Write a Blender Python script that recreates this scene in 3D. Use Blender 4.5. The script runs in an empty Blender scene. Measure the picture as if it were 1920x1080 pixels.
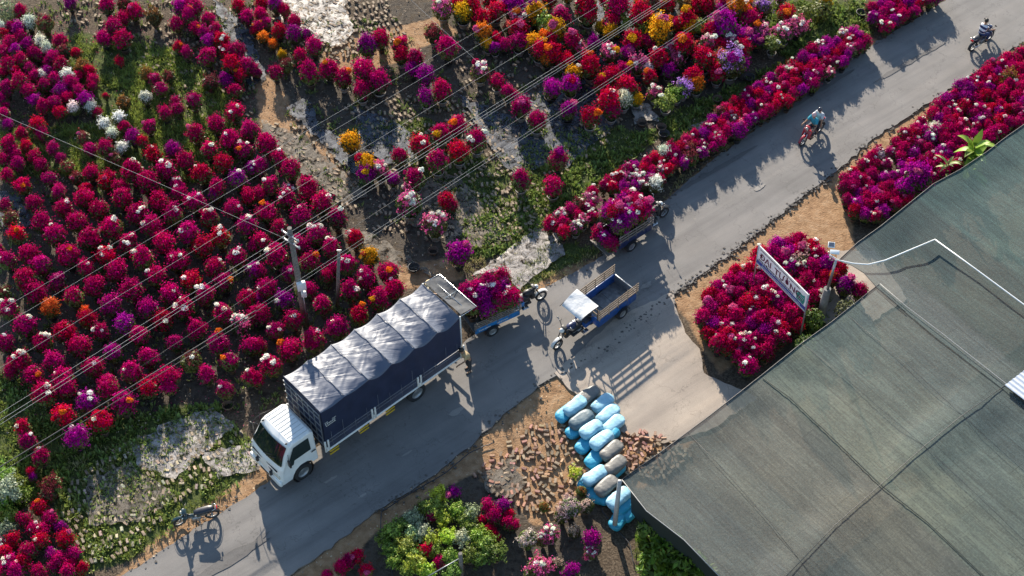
import bpy, bmesh, math, random
import numpy as np
from mathutils import Vector, Matrix
R=math.radians
random.seed(7); rng=np.random.default_rng(7)
S=bpy.context.scene; COL=S.collection
# ---------------------------------------------------------------- camera
FPX=3100.; TH=R(50); RO=R(0.88); DD=66.7
CAM=Vector((0,-DD*math.cos(TH),DD*math.sin(TH)))
FW=Vector((0,math.cos(TH),-math.sin(TH))); UP0=Vector((0,math.sin(TH),math.cos(TH))); RT0=Vector((1,0,0))
RT=math.cos(RO)*RT0-math.sin(RO)*UP0; UP=math.cos(RO)*UP0+math.sin(RO)*RT0
cd=bpy.data.cameras.new('camera'); cd.sensor_width=36; cd.lens=36*FPX/1920; cd.clip_start=1; cd.clip_end=2000
cam=bpy.data.objects.new('camera',cd); COL.objects.link(cam); S.camera=cam
m=Matrix.Identity(4)
for i in range(3): m[i][0]=RT[i]; m[i][1]=UP[i]; m[i][2]=-FW[i]; m[i][3]=CAM[i]
cam.matrix_world=m
# ---------------------------------------------------------------- world, sun, exposure
EL=R(23.5); AZ=R(-10.4)
w=bpy.data.worlds.new('World'); S.world=w; w.use_nodes=True
nt=w.node_tree; bg=nt.nodes['Background']; sk=nt.nodes.new('ShaderNodeTexSky'); sk.sky_type='NISHITA'; sk.sun_disc=False
sk.sun_elevation=EL; sk.sun_rotation=AZ; sk.altitude=50; sk.air_density=1.3; sk.dust_density=.4; sk.ozone_density=2.4
nt.links.new(sk.outputs[0],bg.inputs[0]); bg.inputs[1].default_value=0.098
sd=bpy.data.lights.new('sun','SUN'); sd.energy=5.0; sd.angle=R(0.55); sd.color=(1,.90,.75)
sun=bpy.data.objects.new('sun',sd); COL.objects.link(sun)
sun.rotation_euler=Vector((-math.sin(AZ)*math.cos(EL),-math.cos(AZ)*math.cos(EL),-math.sin(EL))).to_track_quat('-Z','Y').to_euler()
S.view_settings.view_transform='Standard'; S.view_settings.look='None'; S.view_settings.gamma=1; S.view_settings.exposure=1.22
S.cycles.max_bounces=6; S.cycles.transparent_max_bounces=8

def P(x,y,z=0.):
    d=FW*FPX+RT*(x-960)+UP*(540-y); return CAM+d*((z-CAM.z)/d.z)
def PX(p):
    d=Vector(p)-CAM; q=d.dot(FW); return 960+FPX*d.dot(RT)/q, 540-FPX*d.dot(UP)/q
def ppm(p): return FPX/(Vector(p)-CAM).dot(FW)
def s2l(c): return tuple(((v/255)/12.92 if v<=10.31 else ((v/255+.055)/1.055)**2.4) for v in c)

# ---------------------------------------------------------------- materials
def mat(name,col=(.5,.5,.5),rough=.6,metal=0.,noise=0.,nscale=8.,bump=0.,bscale=30.,spec=.5,trans=0.,objcol=False,island=0.,coat=0.):
    M=bpy.data.materials.new(name); M.use_nodes=True; t=M.node_tree; N=t.nodes; L=t.links
    b=N['Principled BSDF']; b.inputs['Roughness'].default_value=rough; b.inputs['Metallic'].default_value=metal
    b.inputs['Specular IOR Level'].default_value=spec; b.inputs['Coat Weight'].default_value=coat
    rgb=N.new('ShaderNodeRGB'); rgb.outputs[0].default_value=(*col,1); src=rgb.outputs[0]
    if objcol: src=N.new('ShaderNodeObjectInfo').outputs['Color']
    if noise>0:
        tc=N.new('ShaderNodeTexCoord'); nz=N.new('ShaderNodeTexNoise'); nz.inputs['Scale'].default_value=nscale; nz.inputs['Detail'].default_value=6
        L.new(tc.outputs['Object'],nz.inputs['Vector'])
        mr=N.new('ShaderNodeMapRange'); mr.inputs[1].default_value=.3; mr.inputs[2].default_value=.7; mr.inputs[3].default_value=1-noise; mr.inputs[4].default_value=1+noise
        L.new(nz.outputs[0],mr.inputs[0])
        vm=N.new('ShaderNodeVectorMath'); vm.operation='SCALE'; L.new(src,vm.inputs[0]); L.new(mr.outputs[0],vm.inputs['Scale']); src=vm.outputs[0]
    if island>0:
        g=N.new('ShaderNodeNewGeometry'); hs=N.new('ShaderNodeHueSaturation')
        m1=N.new('ShaderNodeMapRange'); m1.inputs[3].default_value=.5-island*.045; m1.inputs[4].default_value=.5+island*.035; L.new(g.outputs['Random Per Island'],m1.inputs[0]); L.new(m1.outputs[0],hs.inputs['Hue'])
        mm=N.new('ShaderNodeMath'); mm.operation='MULTIPLY'; mm.inputs[1].default_value=7.31; L.new(g.outputs['Random Per Island'],mm.inputs[0])
        fr=N.new('ShaderNodeMath'); fr.operation='FRACT'; L.new(mm.outputs[0],fr.inputs[0])
        m2=N.new('ShaderNodeMapRange'); m2.inputs[3].default_value=1-island; m2.inputs[4].default_value=1+island; L.new(fr.outputs[0],m2.inputs[0]); L.new(m2.outputs[0],hs.inputs['Value'])
        L.new(src,hs.inputs['Color']); src=hs.outputs[0]
    L.new(src,b.inputs['Base Color'])
    if bump>0:
        tc=N.new('ShaderNodeTexCoord'); nz=N.new('ShaderNodeTexNoise'); nz.inputs['Scale'].default_value=bscale; nz.inputs['Detail'].default_value=8
        L.new(tc.outputs['Object'],nz.inputs['Vector']); bp=N.new('ShaderNodeBump'); bp.inputs['Strength'].default_value=bump; bp.inputs['Distance'].default_value=.05
        L.new(nz.outputs[0],bp.inputs['Height']); L.new(bp.outputs[0],b.inputs['Normal'])
    if trans>0:
        tr=N.new('ShaderNodeBsdfTranslucent'); L.new(src,tr.inputs[0]); mx=N.new('ShaderNodeMixShader'); mx.inputs[0].default_value=trans
        L.new(b.outputs[0],mx.inputs[1]); L.new(tr.outputs[0],mx.inputs[2]); L.new(mx.outputs[0],N['Material Output'].inputs[0])
    return M
M={}
M['petal']=mat('bract',objcol=True,rough=.9,spec=.04,trans=.30,island=.42)
M['leaf']=mat('leaf',objcol=True,rough=.5,spec=.4,trans=.35,island=.45)
M['stem']=mat('stem',(.09,.055,.03),.8)
M['pot']=mat('clay pot',(.10,.065,.045),.8,noise=.3)
M['potblack']=mat('nursery pot',(.03,.028,.028),.6)
M['soilpot']=mat('potting soil',(.03,.02,.014),1)
M['white']=mat('white paint',(.72,.73,.72),.35,noise=.06,nscale=3,coat=.4)
M['offwhite']=mat('worn white paint',(.62,.62,.6),.5,noise=.15,nscale=9)
M['black']=mat('black plastic',(.018,.018,.02),.45)
M['rubber']=mat('rubber',(.02,.02,.022),.8,noise=.3)
M['glass']=mat('dark glass',(.012,.022,.018),.06,spec=.9,coat=.6)
M['chrome']=mat('chrome',(.6,.6,.6),.25,1.)
M['steel']=mat('steel',(.32,.33,.34),.45,.7,noise=.2)
M['chassis']=mat('chassis',(.03,.03,.033),.7,noise=.3)
M['yellow']=mat('yellow paint',(.6,.38,.02),.5)
M['navy']=mat('navy paint',(.02,.03,.09),.4,noise=.15)
M['blue']=mat('blue paint',(.012,.07,.26),.35,noise=.25,nscale=5,coat=.3)
M['cyan']=mat('light blue paint',(.015,.16,.42),.35,noise=.3,nscale=5,coat=.3)
M['red']=mat('red paint',(.32,.015,.03),.3,coat=.5)
M['wood']=mat('weathered wood',(.30,.22,.15),.8,noise=.35,nscale=12)
M['greywood']=mat('grey wood',(.16,.14,.125),.85,noise=.35,nscale=12)
M['bed']=mat('worn steel bed',(.14,.15,.155),.5,.3,noise=.35,nscale=6)
M['seat']=mat('black seat',(.022,.024,.035),.4)
M['skin']=mat('skin',(.33,.18,.11),.55)
M['hair']=mat('black hair',(.012,.01,.009),.6)
M['lamp']=mat('lamp glass',(.6,.55,.45),.1,spec=.8)
M['redlamp']=mat('red lamp',(.5,.02,.02),.2)
M['concrete']=mat('concrete pole',(.19,.185,.18),.85,noise=.25,nscale=6)
M['pvc']=mat('white pvc pipe',(.75,.76,.76),.35)
M['wire']=mat('bright wire',(.36,.35,.34),.75,0)
M['darkwire']=mat('black cable',(.035,.035,.04),.5)
M['brick']=mat('brick',objcol=True,rough=.9,noise=.3,nscale=14)
M['sackw']=mat('pale blue sack',objcol=True,rough=.5,noise=.16,nscale=6,bump=.35,bscale=7)
M['straw']=mat('straw hat',(.62,.48,.27),.8)

# ---------------------------------------------------------------- mesh helpers
class MB:
    def __init__(s): s.v=[]; s.f=[]; s.m=[]; s.s=[]
    def add(s,vs,fs,mi=0,sm=False):
        o=len(s.v); s.v+= [tuple(v) for v in vs]; s.f+=[[i+o for i in f] for f in fs]; s.m+=[mi]*len(fs); s.s+=[sm]*len(fs); return s
    def box(s,c,d,mi=0,mx=None,tp=(1,1)):
        x,y,z=[k/2 for k in d]; vs=[]
        for sz in (-1,1):
            for sx,sy in ((-1,-1),(1,-1),(1,1),(-1,1)):
                k=tp if sz>0 else (1,1); v=Vector((sx*x*k[0],sy*y*k[1],sz*z))
                if mx is not None: v=mx@v
                vs.append(v+Vector(c))
        return s.add(vs,[(3,2,1,0),(4,5,6,7),(0,1,5,4),(1,2,6,5),(2,3,7,6),(3,0,4,7)],mi)
    def rbox(s,c,d,b=.02,mi=0,mx=None,seg=2):
        bm=bmesh.new(); bmesh.ops.create_cube(bm,size=1)
        for v in bm.verts: v.co=Vector((v.co.x*d[0],v.co.y*d[1],v.co.z*d[2]))
        bmesh.ops.bevel(bm,geom=bm.edges[:],offset=b,segments=seg,affect='EDGES',profile=.5)
        vs=[((mx@v.co) if mx is not None else v.co)+Vector(c) for v in bm.verts]; fs=[[v.index for v in f.verts] for f in bm.faces]; bm.free()
        return s.add(vs,fs,mi,True)
    def tube(s,pts,r,n=8,mi=0,cap=True):
        pts=[Vector(p) for p in pts]; rs=r if isinstance(r,(list,tuple)) else [r]*len(pts); vs=[]; fs=[]; ref=None
        for i,p in enumerate(pts):
            d=(pts[min(i+1,len(pts)-1)]-pts[max(i-1,0)]); d=d.normalized() if d.length>1e-9 else Vector((0,0,1))
            if ref is None: ref=Vector((0,0,1)) if abs(d.z)<.9 else Vector((1,0,0))
            a=(ref-d*ref.dot(d)).normalized(); ref=a; b=d.cross(a)
            for k in range(n): t=2*math.pi*k/n; vs.append(p+(a*math.cos(t)+b*math.sin(t))*rs[i])
        for i in range(len(pts)-1):
            for k in range(n): fs.append((i*n+k,i*n+(k+1)%n,(i+1)*n+(k+1)%n,(i+1)*n+k))
        s.add(vs,fs,mi,True)
        if cap: 
            o=len(s.v)-len(vs); s.f+=[[o+k for k in range(n)][::-1],[o+(len(pts)-1)*n+k for k in range(n)]]; s.m+=[mi]*2; s.s+=[False]*2
        return s
    def lathe(s,prof,n=20,mi=0,mx=None,cap=False):
        vs=[];fs=[]
        for r,z in prof:
            for k in range(n):
                t=2*math.pi*k/n; v=Vector((r*math.cos(t),r*math.sin(t),z)); vs.append(mx@v if mx is not None else v)
        for i in range(len(prof)-1):
            for k in range(n): fs.append((i*n+k,i*n+(k+1)%n,(i+1)*n+(k+1)%n,(i+1)*n+k))
        return s.add(vs,fs,mi,True)
    def ell(s,c,r,mi=0,mx=None,n=12,k=8,sq=1.):
        vs=[];fs=[]
        def pw(a): return math.copysign(abs(a)**sq,a)
        for i in range(k+1):
            ph=math.pi*i/k
            for j in range(n):
                t=2*math.pi*j/n; v=Vector((r[0]*pw(math.sin(ph))*pw(math.cos(t)),r[1]*pw(math.sin(ph))*pw(math.sin(t)),r[2]*pw(math.cos(ph))))
                vs.append((mx@v if mx is not None else v)+Vector(c))
        for i in range(k):
            for j in range(n): fs.append((i*n+j,(i+1)*n+j,(i+1)*n+(j+1)%n,i*n+(j+1)%n))
        return s.add(vs,fs,mi,True)
    def prism(s,poly,axis,a,b,mi=0):
        n=len(poly); vs=[]
        for t in (a,b):
            for p in poly:
                v=[p[0],p[1]]; v.insert(axis,t); vs.append(v)
        fs=[list(range(n)),list(range(2*n-1,n-1,-1))]+[(i,i+n,(i+1)%n+n,(i+1)%n) for i in range(n)]
        return s.add(vs,fs,mi)
    def mesh(s,name,mats,recalc=True):
        me=bpy.data.meshes.new(name); me.from_pydata(s.v,[],s.f)
        for k in (mats if isinstance(mats,(list,tuple)) else [mats]): me.materials.append(k)
        me.polygons.foreach_set('material_index',s.m); me.polygons.foreach_set('use_smooth',s.s)
        if recalc:
            bm=bmesh.new(); bm.from_mesh(me); bmesh.ops.remove_doubles(bm,verts=bm.verts,dist=1e-5); bmesh.ops.recalc_face_normals(bm,faces=bm.faces); bm.to_mesh(me); bm.free()
        me.update(); return me
    def build(s,name,mats,parent=None,loc=None,label=None):
        return link(name,s.mesh(name,mats),parent,loc,label)
def link(name,me,parent=None,loc=None,label=None):
    o=bpy.data.objects.new(name,me); COL.objects.link(o)
    if parent: o.parent=parent
    if loc is not None: o.location=loc
    if label: o['label']=label
    return o
def tag(o,label=None,cat=None,group=None,kind=None):
    if label: o['label']=label
    if cat: o['category']=cat
    if group: o['group']=group
    if kind: o['kind']=kind
    return o
def thing(name,loc,rz=0,label=None,cat=None,group=None):
    o=bpy.data.objects.new(name,None); COL.objects.link(o); o.location=loc; o.rotation_euler=(0,0,rz); o.empty_display_size=.2
    return tag(o,label,cat,group)
def npmesh(name,V,F,mats,smooth=False):
    me=bpy.data.meshes.new(name); V=np.asarray(V,dtype=np.float32).reshape(-1,3); F=np.asarray(F,dtype=np.int32); k=F.shape[1]
    me.vertices.add(len(V)); me.vertices.foreach_set('co',V.ravel()); me.loops.add(F.size); me.loops.foreach_set('vertex_index',F.ravel())
    me.polygons.add(len(F)); me.polygons.foreach_set('loop_start',np.arange(0,F.size,k,dtype=np.int32))
    for q in (mats if isinstance(mats,(list,tuple)) else [mats]): me.materials.append(q)
    me.update(calc_edges=True)
    if smooth: me.polygons.foreach_set('use_smooth',[True]*len(F))
    return me
def quads(C,Nn,size,aspect=1.,bend=.25,jit=None):
    """leaf sized faces: centres C, normals Nn, sizes -> folded quads (two tris sharing a bent midrib)"""
    n=len(C); r=rng.normal(size=(n,3)); a=np.cross(Nn,r); a/=np.linalg.norm(a,axis=1)[:,None]+1e-9; b=np.cross(Nn,a)
    s=np.asarray(size).reshape(-1,1)*np.ones((n,1)); 
    v0=C-a*s*aspect; v2=C+a*s*aspect; v1=C+b*s+Nn*s*bend; v3=C-b*s+Nn*s*bend
    V=np.stack([v0,v1,v2,v3],1).reshape(-1,3); i=np.arange(n)*4
    F=np.concatenate([np.stack([i,i+1,i+2],1),np.stack([i,i+2,i+3],1)])
    return V,F
def inpoly(px,py,poly):
    px=np.asarray(px);py=np.asarray(py);c=np.zeros(px.shape,bool); n=len(poly); j=n-1
    for i in range(n):
        xi,yi=poly[i][:2]; xj,yj=poly[j][:2]
        with np.errstate(divide='ignore',invalid='ignore'):
            t=((yi>py)!=(yj>py))&(px<(xj-xi)*(py-yi)/(yj-yi+1e-12)+xi)
        c^=t; j=i
    return c
def sdist(px,py,poly):
    d=np.full(px.shape,1e9); n=len(poly)
    for i in range(n):
        ax,ay=poly[i][:2]; bx,by=poly[(i+1)%n][:2]; ex,ey=bx-ax,by-ay; L=ex*ex+ey*ey+1e-12
        t=np.clip(((px-ax)*ex+(py-ay)*ey)/L,0,1); d=np.minimum(d,np.hypot(px-ax-t*ex,py-ay-t*ey))
    return np.where(inpoly(px,py,poly),-d,d)
def wp(pts,z=0.): return [tuple(P(x,y,z)) for x,y in pts]
def sheet(poly,z,step,zf=None,thick=0.,rag=0.,name='sheet',mats=None,smooth=True):
    """a sheet with the outline poly (world xy), cut on a grid so that it can undulate"""
    pts=[]
    n=len(poly)
    for i in range(n):
        a=Vector(poly[i][:2]); b=Vector(poly[(i+1)%n][:2]); k=max(1,int((b-a).length/ (.22 if rag else 1.)))
        nn=Vector((-(b-a).y,(b-a).x)); nn=nn.normalized() if nn.length>0 else nn
        for q in range(k):
            t=q/k; p=a.lerp(b,t)
            if rag and q: p=p+nn*random.gauss(0,rag)
            pts.append(p)
    bm=bmesh.new(); f=bm.faces.new([bm.verts.new((p.x,p.y,z)) for p in pts]); bmesh.ops.triangulate(bm,faces=[f])
    xs=[p.x for p in pts]; ys=[p.y for p in pts]
    for ax,lo,hi in ((0,min(xs),max(xs)),(1,min(ys),max(ys))):
        k=lo+step*.5
        while k<hi:
            co=[0,0,0]; no=[0,0,0]; co[ax]=k; no[ax]=1
            bmesh.ops.bisect_plane(bm,geom=bm.verts[:]+bm.edges[:]+bm.faces[:],plane_co=co,plane_no=no,dist=1e-5); k+=step
    if zf:
        for v in bm.verts: v.co.z=zf(v.co.x,v.co.y)
    bmesh.ops.recalc_face_normals(bm,faces=bm.faces)
    up=sum(1 for f in bm.faces if f.normal.z>0)>len(bm.faces)/2
    if not up: bmesh.ops.reverse_faces(bm,faces=bm.faces)
    if thick:
        ext=bmesh.ops.extrude_edge_only(bm,edges=[e for e in bm.edges if len(e.link_faces)==1])
        for g in ext['geom']:
            if isinstance(g,bmesh.types.BMVert): g.co.z-=thick
    for f in bm.faces: f.smooth=smooth and abs(f.normal.z)>.3
    me=bpy.data.meshes.new(name); bm.to_mesh(me); bm.free()
    for q in (mats or []): me.materials.append(q)
    return me
#--NOISE: cheap smooth value noise
_tab=rng.random((64,64))
def vnoise(x,y):
    x=np.asarray(x,float);y=np.asarray(y,float); xi=np.floor(x).astype(int);yi=np.floor(y).astype(int);fx=x-xi;fy=y-yi; fx=fx*fx*(3-2*fx);fy=fy*fy*(3-2*fy)
    g=lambda a,b:_tab[a%64,b%64]
    return (g(xi,yi)*(1-fx)+g(xi+1,yi)*fx)*(1-fy)+(g(xi,yi+1)*(1-fx)+g(xi+1,yi+1)*fx)*fy
def fbm(x,y): return (vnoise(x,y)+.5*vnoise(2.1*x+7,2.1*y+3)+.25*vnoise(4.3*x,4.3*y+9))/1.75

# ================================================================ SETTING
# zones drawn by their outlines (image coordinates unprojected onto the ground plane)
Z_DIRT=[[(180,1120),(300,1000),(480,880),(500,905),(480,925),(230,1080),(150,1140)],
 [(480,860),(545,860),(560,905),(490,905)],
 [(1040,705),(1075,690),(1110,740),(1100,790),(1010,800),(960,815),(900,880),(820,920),(700,1000),(640,1080),(560,1120),(520,1100),(600,1040),(700,960),(800,900),(890,830),(960,765)],
 [(1255,560),(1320,510),(1400,450),(1480,385),(1560,325),(1640,255),(1760,180),(1850,120),(1960,60),(1960,130),(1900,150),(1600,330),(1600,460),(1650,540),(1560,600),(1500,600),(1350,700),(1310,640),(1290,600)],
 [(1085,790),(1120,770),(1250,825),(1330,800),(1200,920),(1160,860)],
 [(960,560),(1060,500),(1130,480),(1340,290),(1640,70),(1660,85),(1400,270),(1240,385),(1100,510),(980,580)],
 [(620,60),(700,60),(820,30),(860,60),(760,100),(700,130),(600,120)],[(720,500),(860,480),(870,520),(790,540),(740,540)],
 [(470,110),(540,180),(560,250),(490,240)],[(600,100),(700,90),(760,110),(640,150)],[(560,230),(590,250),(680,360),(660,370)]]
Z_DIRT.append([(880,830),(1010,775),(1070,790),(1120,880),(1110,960),(1000,985),(960,930),(900,900)])
Z_GRASS=[[(150,60),(320,90),(420,160),(480,260),(420,330),(330,260),(200,260),(150,180),(90,90)],[(-20,250),(170,230),(330,260),(440,300),(330,360),(120,330),(0,330)],
 [(-40,680),(60,720),(120,800),(340,760),(430,760),(230,860),(130,900),(60,940),(-40,1000)],
 [(880,380),(1010,360),(1080,380),(1020,440),(900,490),(860,470)],[(980,250),(1150,240),(1240,250),(1150,330),(1050,400),(960,360)],
 [(1240,220),(1330,180),(1480,110),(1600,30),(1640,60),(1500,150),(1340,240),(1260,300)],[(1000,555),(1060,500),(1130,470),(1020,440),(960,540)],
 [(100,920),(240,830),(400,770),(500,850),(470,900),(240,1050),(130,1080)],[(1200,960),(1340,1080),(1250,1140),(1190,1040)],[(1480,560),(1560,560),(1560,640),(1490,680)],
 [(1440,0),(1640,0),(1620,60),(1500,120),(1420,80)],[(640,240),(800,220),(960,330),(900,420),(760,300)]]
Z_FILM=[[(0,300),(180,280),(560,420),(760,560),(700,640),(480,760),(120,830),(0,700)],[(480,120),(640,120),(900,260),(960,420),(860,520),(640,420),(560,240)],[(700,0),(1400,0),(1400,170),(1200,260),(960,260),(800,140)],
 [(600,1040),(740,930),(900,860),(1060,800),(1120,880),(1100,1120),(640,1140)]]
def grid_axis(lo,hi,step,far):
    a=list(np.arange(lo,hi+1e-6,step)); g=step
    l=[];x=lo
    while x>-far: g*=1.5; x-=g; l.append(x)
    h=[];x=hi;g=step
    while x<far: g*=1.5; x+=g; h.append(x)
    return np.array(l[::-1]+a+h)
gx=grid_axis(-27,27,.15,900); gy=grid_axis(-17,22,.15,900); nx,ny=len(gx),len(gy)
GX,GY=np.meshgrid(gx,gy); GZ=(fbm(GX*.9,GY*.9)-.5)*.05+(vnoise(GX*5,GY*5)-.5)*.02
V=np.stack([GX.ravel(),GY.ravel(),GZ.ravel()-.045],1)
i=np.arange(nx-1)[None,:]+np.arange(ny-1)[:,None]*nx; i=i.ravel(); Fq=np.stack([i,i+1,i+nx+1,i+nx],1)
def zone(polys,soft=.5):
    d=np.full(GX.shape,1e9)
    for q in polys:
        d=np.minimum(d,sdist(GX,GY,wp(q)))
    return np.clip(.5-d/soft,0,1)
zd,zg,zf_=zone(Z_DIRT),zone(Z_GRASS,.9),zone(Z_FILM,.8)
Mg=bpy.data.materials.new('field soil'); Mg.use_nodes=True; t=Mg.node_tree; N=t.nodes; L=t.links; b=N['Principled BSDF']; b.inputs['Roughness'].default_value=.95; b.inputs['Specular IOR Level'].default_value=.2
at=N.new('ShaderNodeVertexColor'); at.layer_name='zones'; sp=N.new('ShaderNodeSeparateColor'); L.new(at.outputs[0],sp.inputs[0]); tc=N.new('ShaderNodeTexCoord')
def nz(scale,det=6,dist=0.,vec=None,rough=.6):
    n=N.new('ShaderNodeTexNoise'); n.inputs['Scale'].default_value=scale; n.inputs['Detail'].default_value=det; n.inputs['Distortion'].default_value=dist; n.inputs['Roughness'].default_value=rough; L.new(vec or tc.outputs['Object'],n.inputs['Vector']); return n.outputs[0]
def ramp(src,stops):
    r=N.new('ShaderNodeValToRGB'); e=r.color_ramp.elements
    while len(e)<len(stops): e.new(.5)
    for k,(p,c) in enumerate(stops): e[k].position=p; e[k].color=(*c,1)
    L.new(src,r.inputs[0]); return r.outputs[0]
def thr(mask,n,amt=1.):
    a=N.new('ShaderNodeMath'); a.operation='MULTIPLY_ADD'; L.new(n,a.inputs[0]); a.inputs[1].default_value=amt; L.new(mask,a.inputs[2])
    r=N.new('ShaderNodeMapRange'); L.new(a.outputs[0],r.inputs[0]); r.inputs[1].default_value=.5+amt*.5-.12; r.inputs[2].default_value=.5+amt*.5+.12; return r.outputs[0]
def mixc(f,a,c):
    x=N.new('ShaderNodeMix'); x.data_type='RGBA'; L.new(f,x.inputs[0]); L.new(a,x.inputs[6]); L.new(c,x.inputs[7]); return x.outputs[2]
n1=nz(3.,8); n2=nz(14.,6); n3=nz(.8,4); n4=nz(45,4)
soil=ramp(n2,[(.3,(.035,.026,.018)),(.5,(.085,.063,.044)),(.74,(.18,.14,.10))])
film=ramp(n1,[(.35,(.040,.031,.024)),(.52,(.085,.070,.056)),(.62,(.060,.043,.028)),(.8,(.17,.15,.125))])
grs=ramp(n2,[(.3,(.030,.042,.012)),(.55,(.07,.09,.025)),(.75,(.13,.125,.05))])
drt=ramp(n1,[(.25,(.20,.115,.062)),(.5,(.33,.20,.11)),(.75,(.43,.29,.18))])
drt2=ramp(n4,[(.35,(.7,.68,.65)),(.6,(1,1,1)),(.75,(1.12,1.1,1.05))])
mu=N.new('ShaderNodeMix'); mu.data_type='RGBA'; mu.blend_type='MULTIPLY'; mu.inputs[0].default_value=1; L.new(drt,mu.inputs[6]); L.new(drt2,mu.inputs[7])
c=mixc(thr(sp.outputs[2],n3,.8),soil,film); c=mixc(thr(sp.outputs[1],n1,.9),c,grs); c=mixc(thr(sp.outputs[0],n1,.6),c,mu.outputs[2]); L.new(c,b.inputs['Base Color'])
bp=N.new('ShaderNodeBump'); bp.inputs['Strength'].default_value=.7; bp.inputs['Distance'].default_value=.06; L.new(n2,bp.inputs['Height']); L.new(bp.outputs[0],b.inputs['Normal'])
me=npmesh('ground',V,Fq,Mg,True); ca=me.color_attributes.new('zones','FLOAT_COLOR','POINT')
ca.data.foreach_set('color',np.stack([zd.ravel(),zg.ravel(),zf_.ravel(),np.ones(zd.size)],1).astype(np.float32).ravel())
tag(link('ground',me),kind='structure')

# --- road
ROAD_L=[(60,1190),(233,1077),(480,920),(600,835),(760,730),(900,620),(1013,545),(1080,509),(1130,480),(1250,375),(1340,297),(1440,228),(1560,137),(1640,82),(1765,5),(1900,-75)]
ROAD_R=[(2040,0),(1920,78),(1850,122),(1760,182),(1640,258),(1560,327),(1480,387),(1400,452),(1320,512),(1255,557),(1150,640),(1065,692),(1020,717),(960,765),(890,830),(800,900),(700,962),(600,1040),(520,1095),(380,1200)]
def asphalt(name,cols,worn,scale=1.):
    m=bpy.data.materials.new(name); m.use_nodes=True; global N,L,t,tc; t=m.node_tree; N=t.nodes; L=t.links; b=N['Principled BSDF']; tc=N.new('ShaderNodeTexCoord')
    m0=N.new('ShaderNodeMapping'); m0.inputs['Rotation'].default_value=(0,0,R(-36)); L.new(tc.outputs['Object'],m0.inputs[0]); mp=N.new('ShaderNodeMapping'); mp.inputs['Scale'].default_value=(.10,1.5,1); L.new(m0.outputs[0],mp.inputs[0])
    st=nz(1.,6,.3,mp.outputs[0]); f=nz(60*scale,5); g=nz(.6,5); h=nz(5,8,1.)
    base=ramp(g,[(.3,cols[0]),(.7,cols[1])]); st2=ramp(st,[(.35,(.80,.80,.81)),(.5,(1,1,1)),(.7,(1.16,1.14,1.12))]); fi=ramp(f,[(.3,(.78,.78,.78)),(.7,(1.18,1.18,1.18))])
    def mul(a,c):
        mu=N.new('ShaderNodeMix'); mu.data_type='RGBA'; mu.blend_type='MULTIPLY'; mu.inputs[0].default_value=1; L.new(a,mu.inputs[6]); L.new(c,mu.inputs[7]); return mu.outputs[2]
    c=mul(mul(base,st2),fi); sp_=ramp(h,[(.66,(0,0,0)),(.72,(1,1,1))]); wc=N.new('ShaderNodeRGB'); wc.outputs[0].default_value=(*worn,1)
    mf=N.new('ShaderNodeMath'); mf.operation='MULTIPLY'; mf.inputs[1].default_value=.55; L.new(sp_,mf.inputs[0]); c=mixc(mf.outputs[0],c,wc.outputs[0])
    vo=N.new('ShaderNodeTexVoronoi'); vo.feature='DISTANCE_TO_EDGE'; vo.inputs['Scale'].default_value=.45; ad=N.new('ShaderNodeVectorMath'); ad.operation='ADD'; nn=N.new('ShaderNodeTexNoise'); nn.inputs['Scale'].default_value=3; L.new(tc.outputs['Object'],nn.inputs[0]); L.new(tc.outputs['Object'],ad.inputs[0]); L.new(nn.outputs[1],ad.inputs[1]); L.new(ad.outputs[0],vo.inputs['Vector'])
    cr=ramp(vo.outputs[0],[(.0,(.72,.72,.72)),(.010,(1,1,1))]); c=mul(c,cr)
    L.new(c,b.inputs['Base Color']); b.inputs['Roughness'].default_value=.82; b.inputs['Specular IOR Level'].default_value=.35
    bp=N.new('ShaderNodeBump'); bp.inputs['Strength'].default_value=.35; bp.inputs['Distance'].default_value=.02; L.new(f,bp.inputs['Height']); L.new(bp.outputs[0],b.inputs['Normal']); return m
M['road']=asphalt('asphalt',((.160,.150,.142),(.205,.192,.182)),(.26,.23,.20))
M['yard']=asphalt('worn concrete',((.29,.245,.205),(.38,.32,.265)),(.42,.33,.25),.7)
sheet_me=sheet(wp(ROAD_L+ROAD_R),.0,1.2,zf=lambda x,y:.012+.01*float(vnoise(x*.5,y*.5)),thick=.09,rag=.035,name='road',mats=[M['road']],smooth=False)
tag(link('road',sheet_me),kind='structure')
YARD=[(1040,700),(1150,600),(1262,545),(1268,580),(1285,625),(1312,655),(1320,700),(1420,745),(1345,800),(1245,832),(1170,812),(1120,790),(1085,745)]
tag(link('yard',sheet(wp(YARD),.0,1.,zf=lambda x,y:.024+.01*float(vnoise(x*.5,y*.5)),thick=.08,rag=.03,name='yard',mats=[M['yard']],smooth=False)),kind='structure')
YARD2=[(1570,470),(1640,470),(1700,560),(1640,600),(1600,640),(1540,600),(1560,540)]
tag(link('path',sheet(wp(YARD2),.0,1.,zf=lambda x,y:.01,thick=.08,rag=.03,name='path',mats=[M['yard']],smooth=False)),kind='structure')
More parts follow.
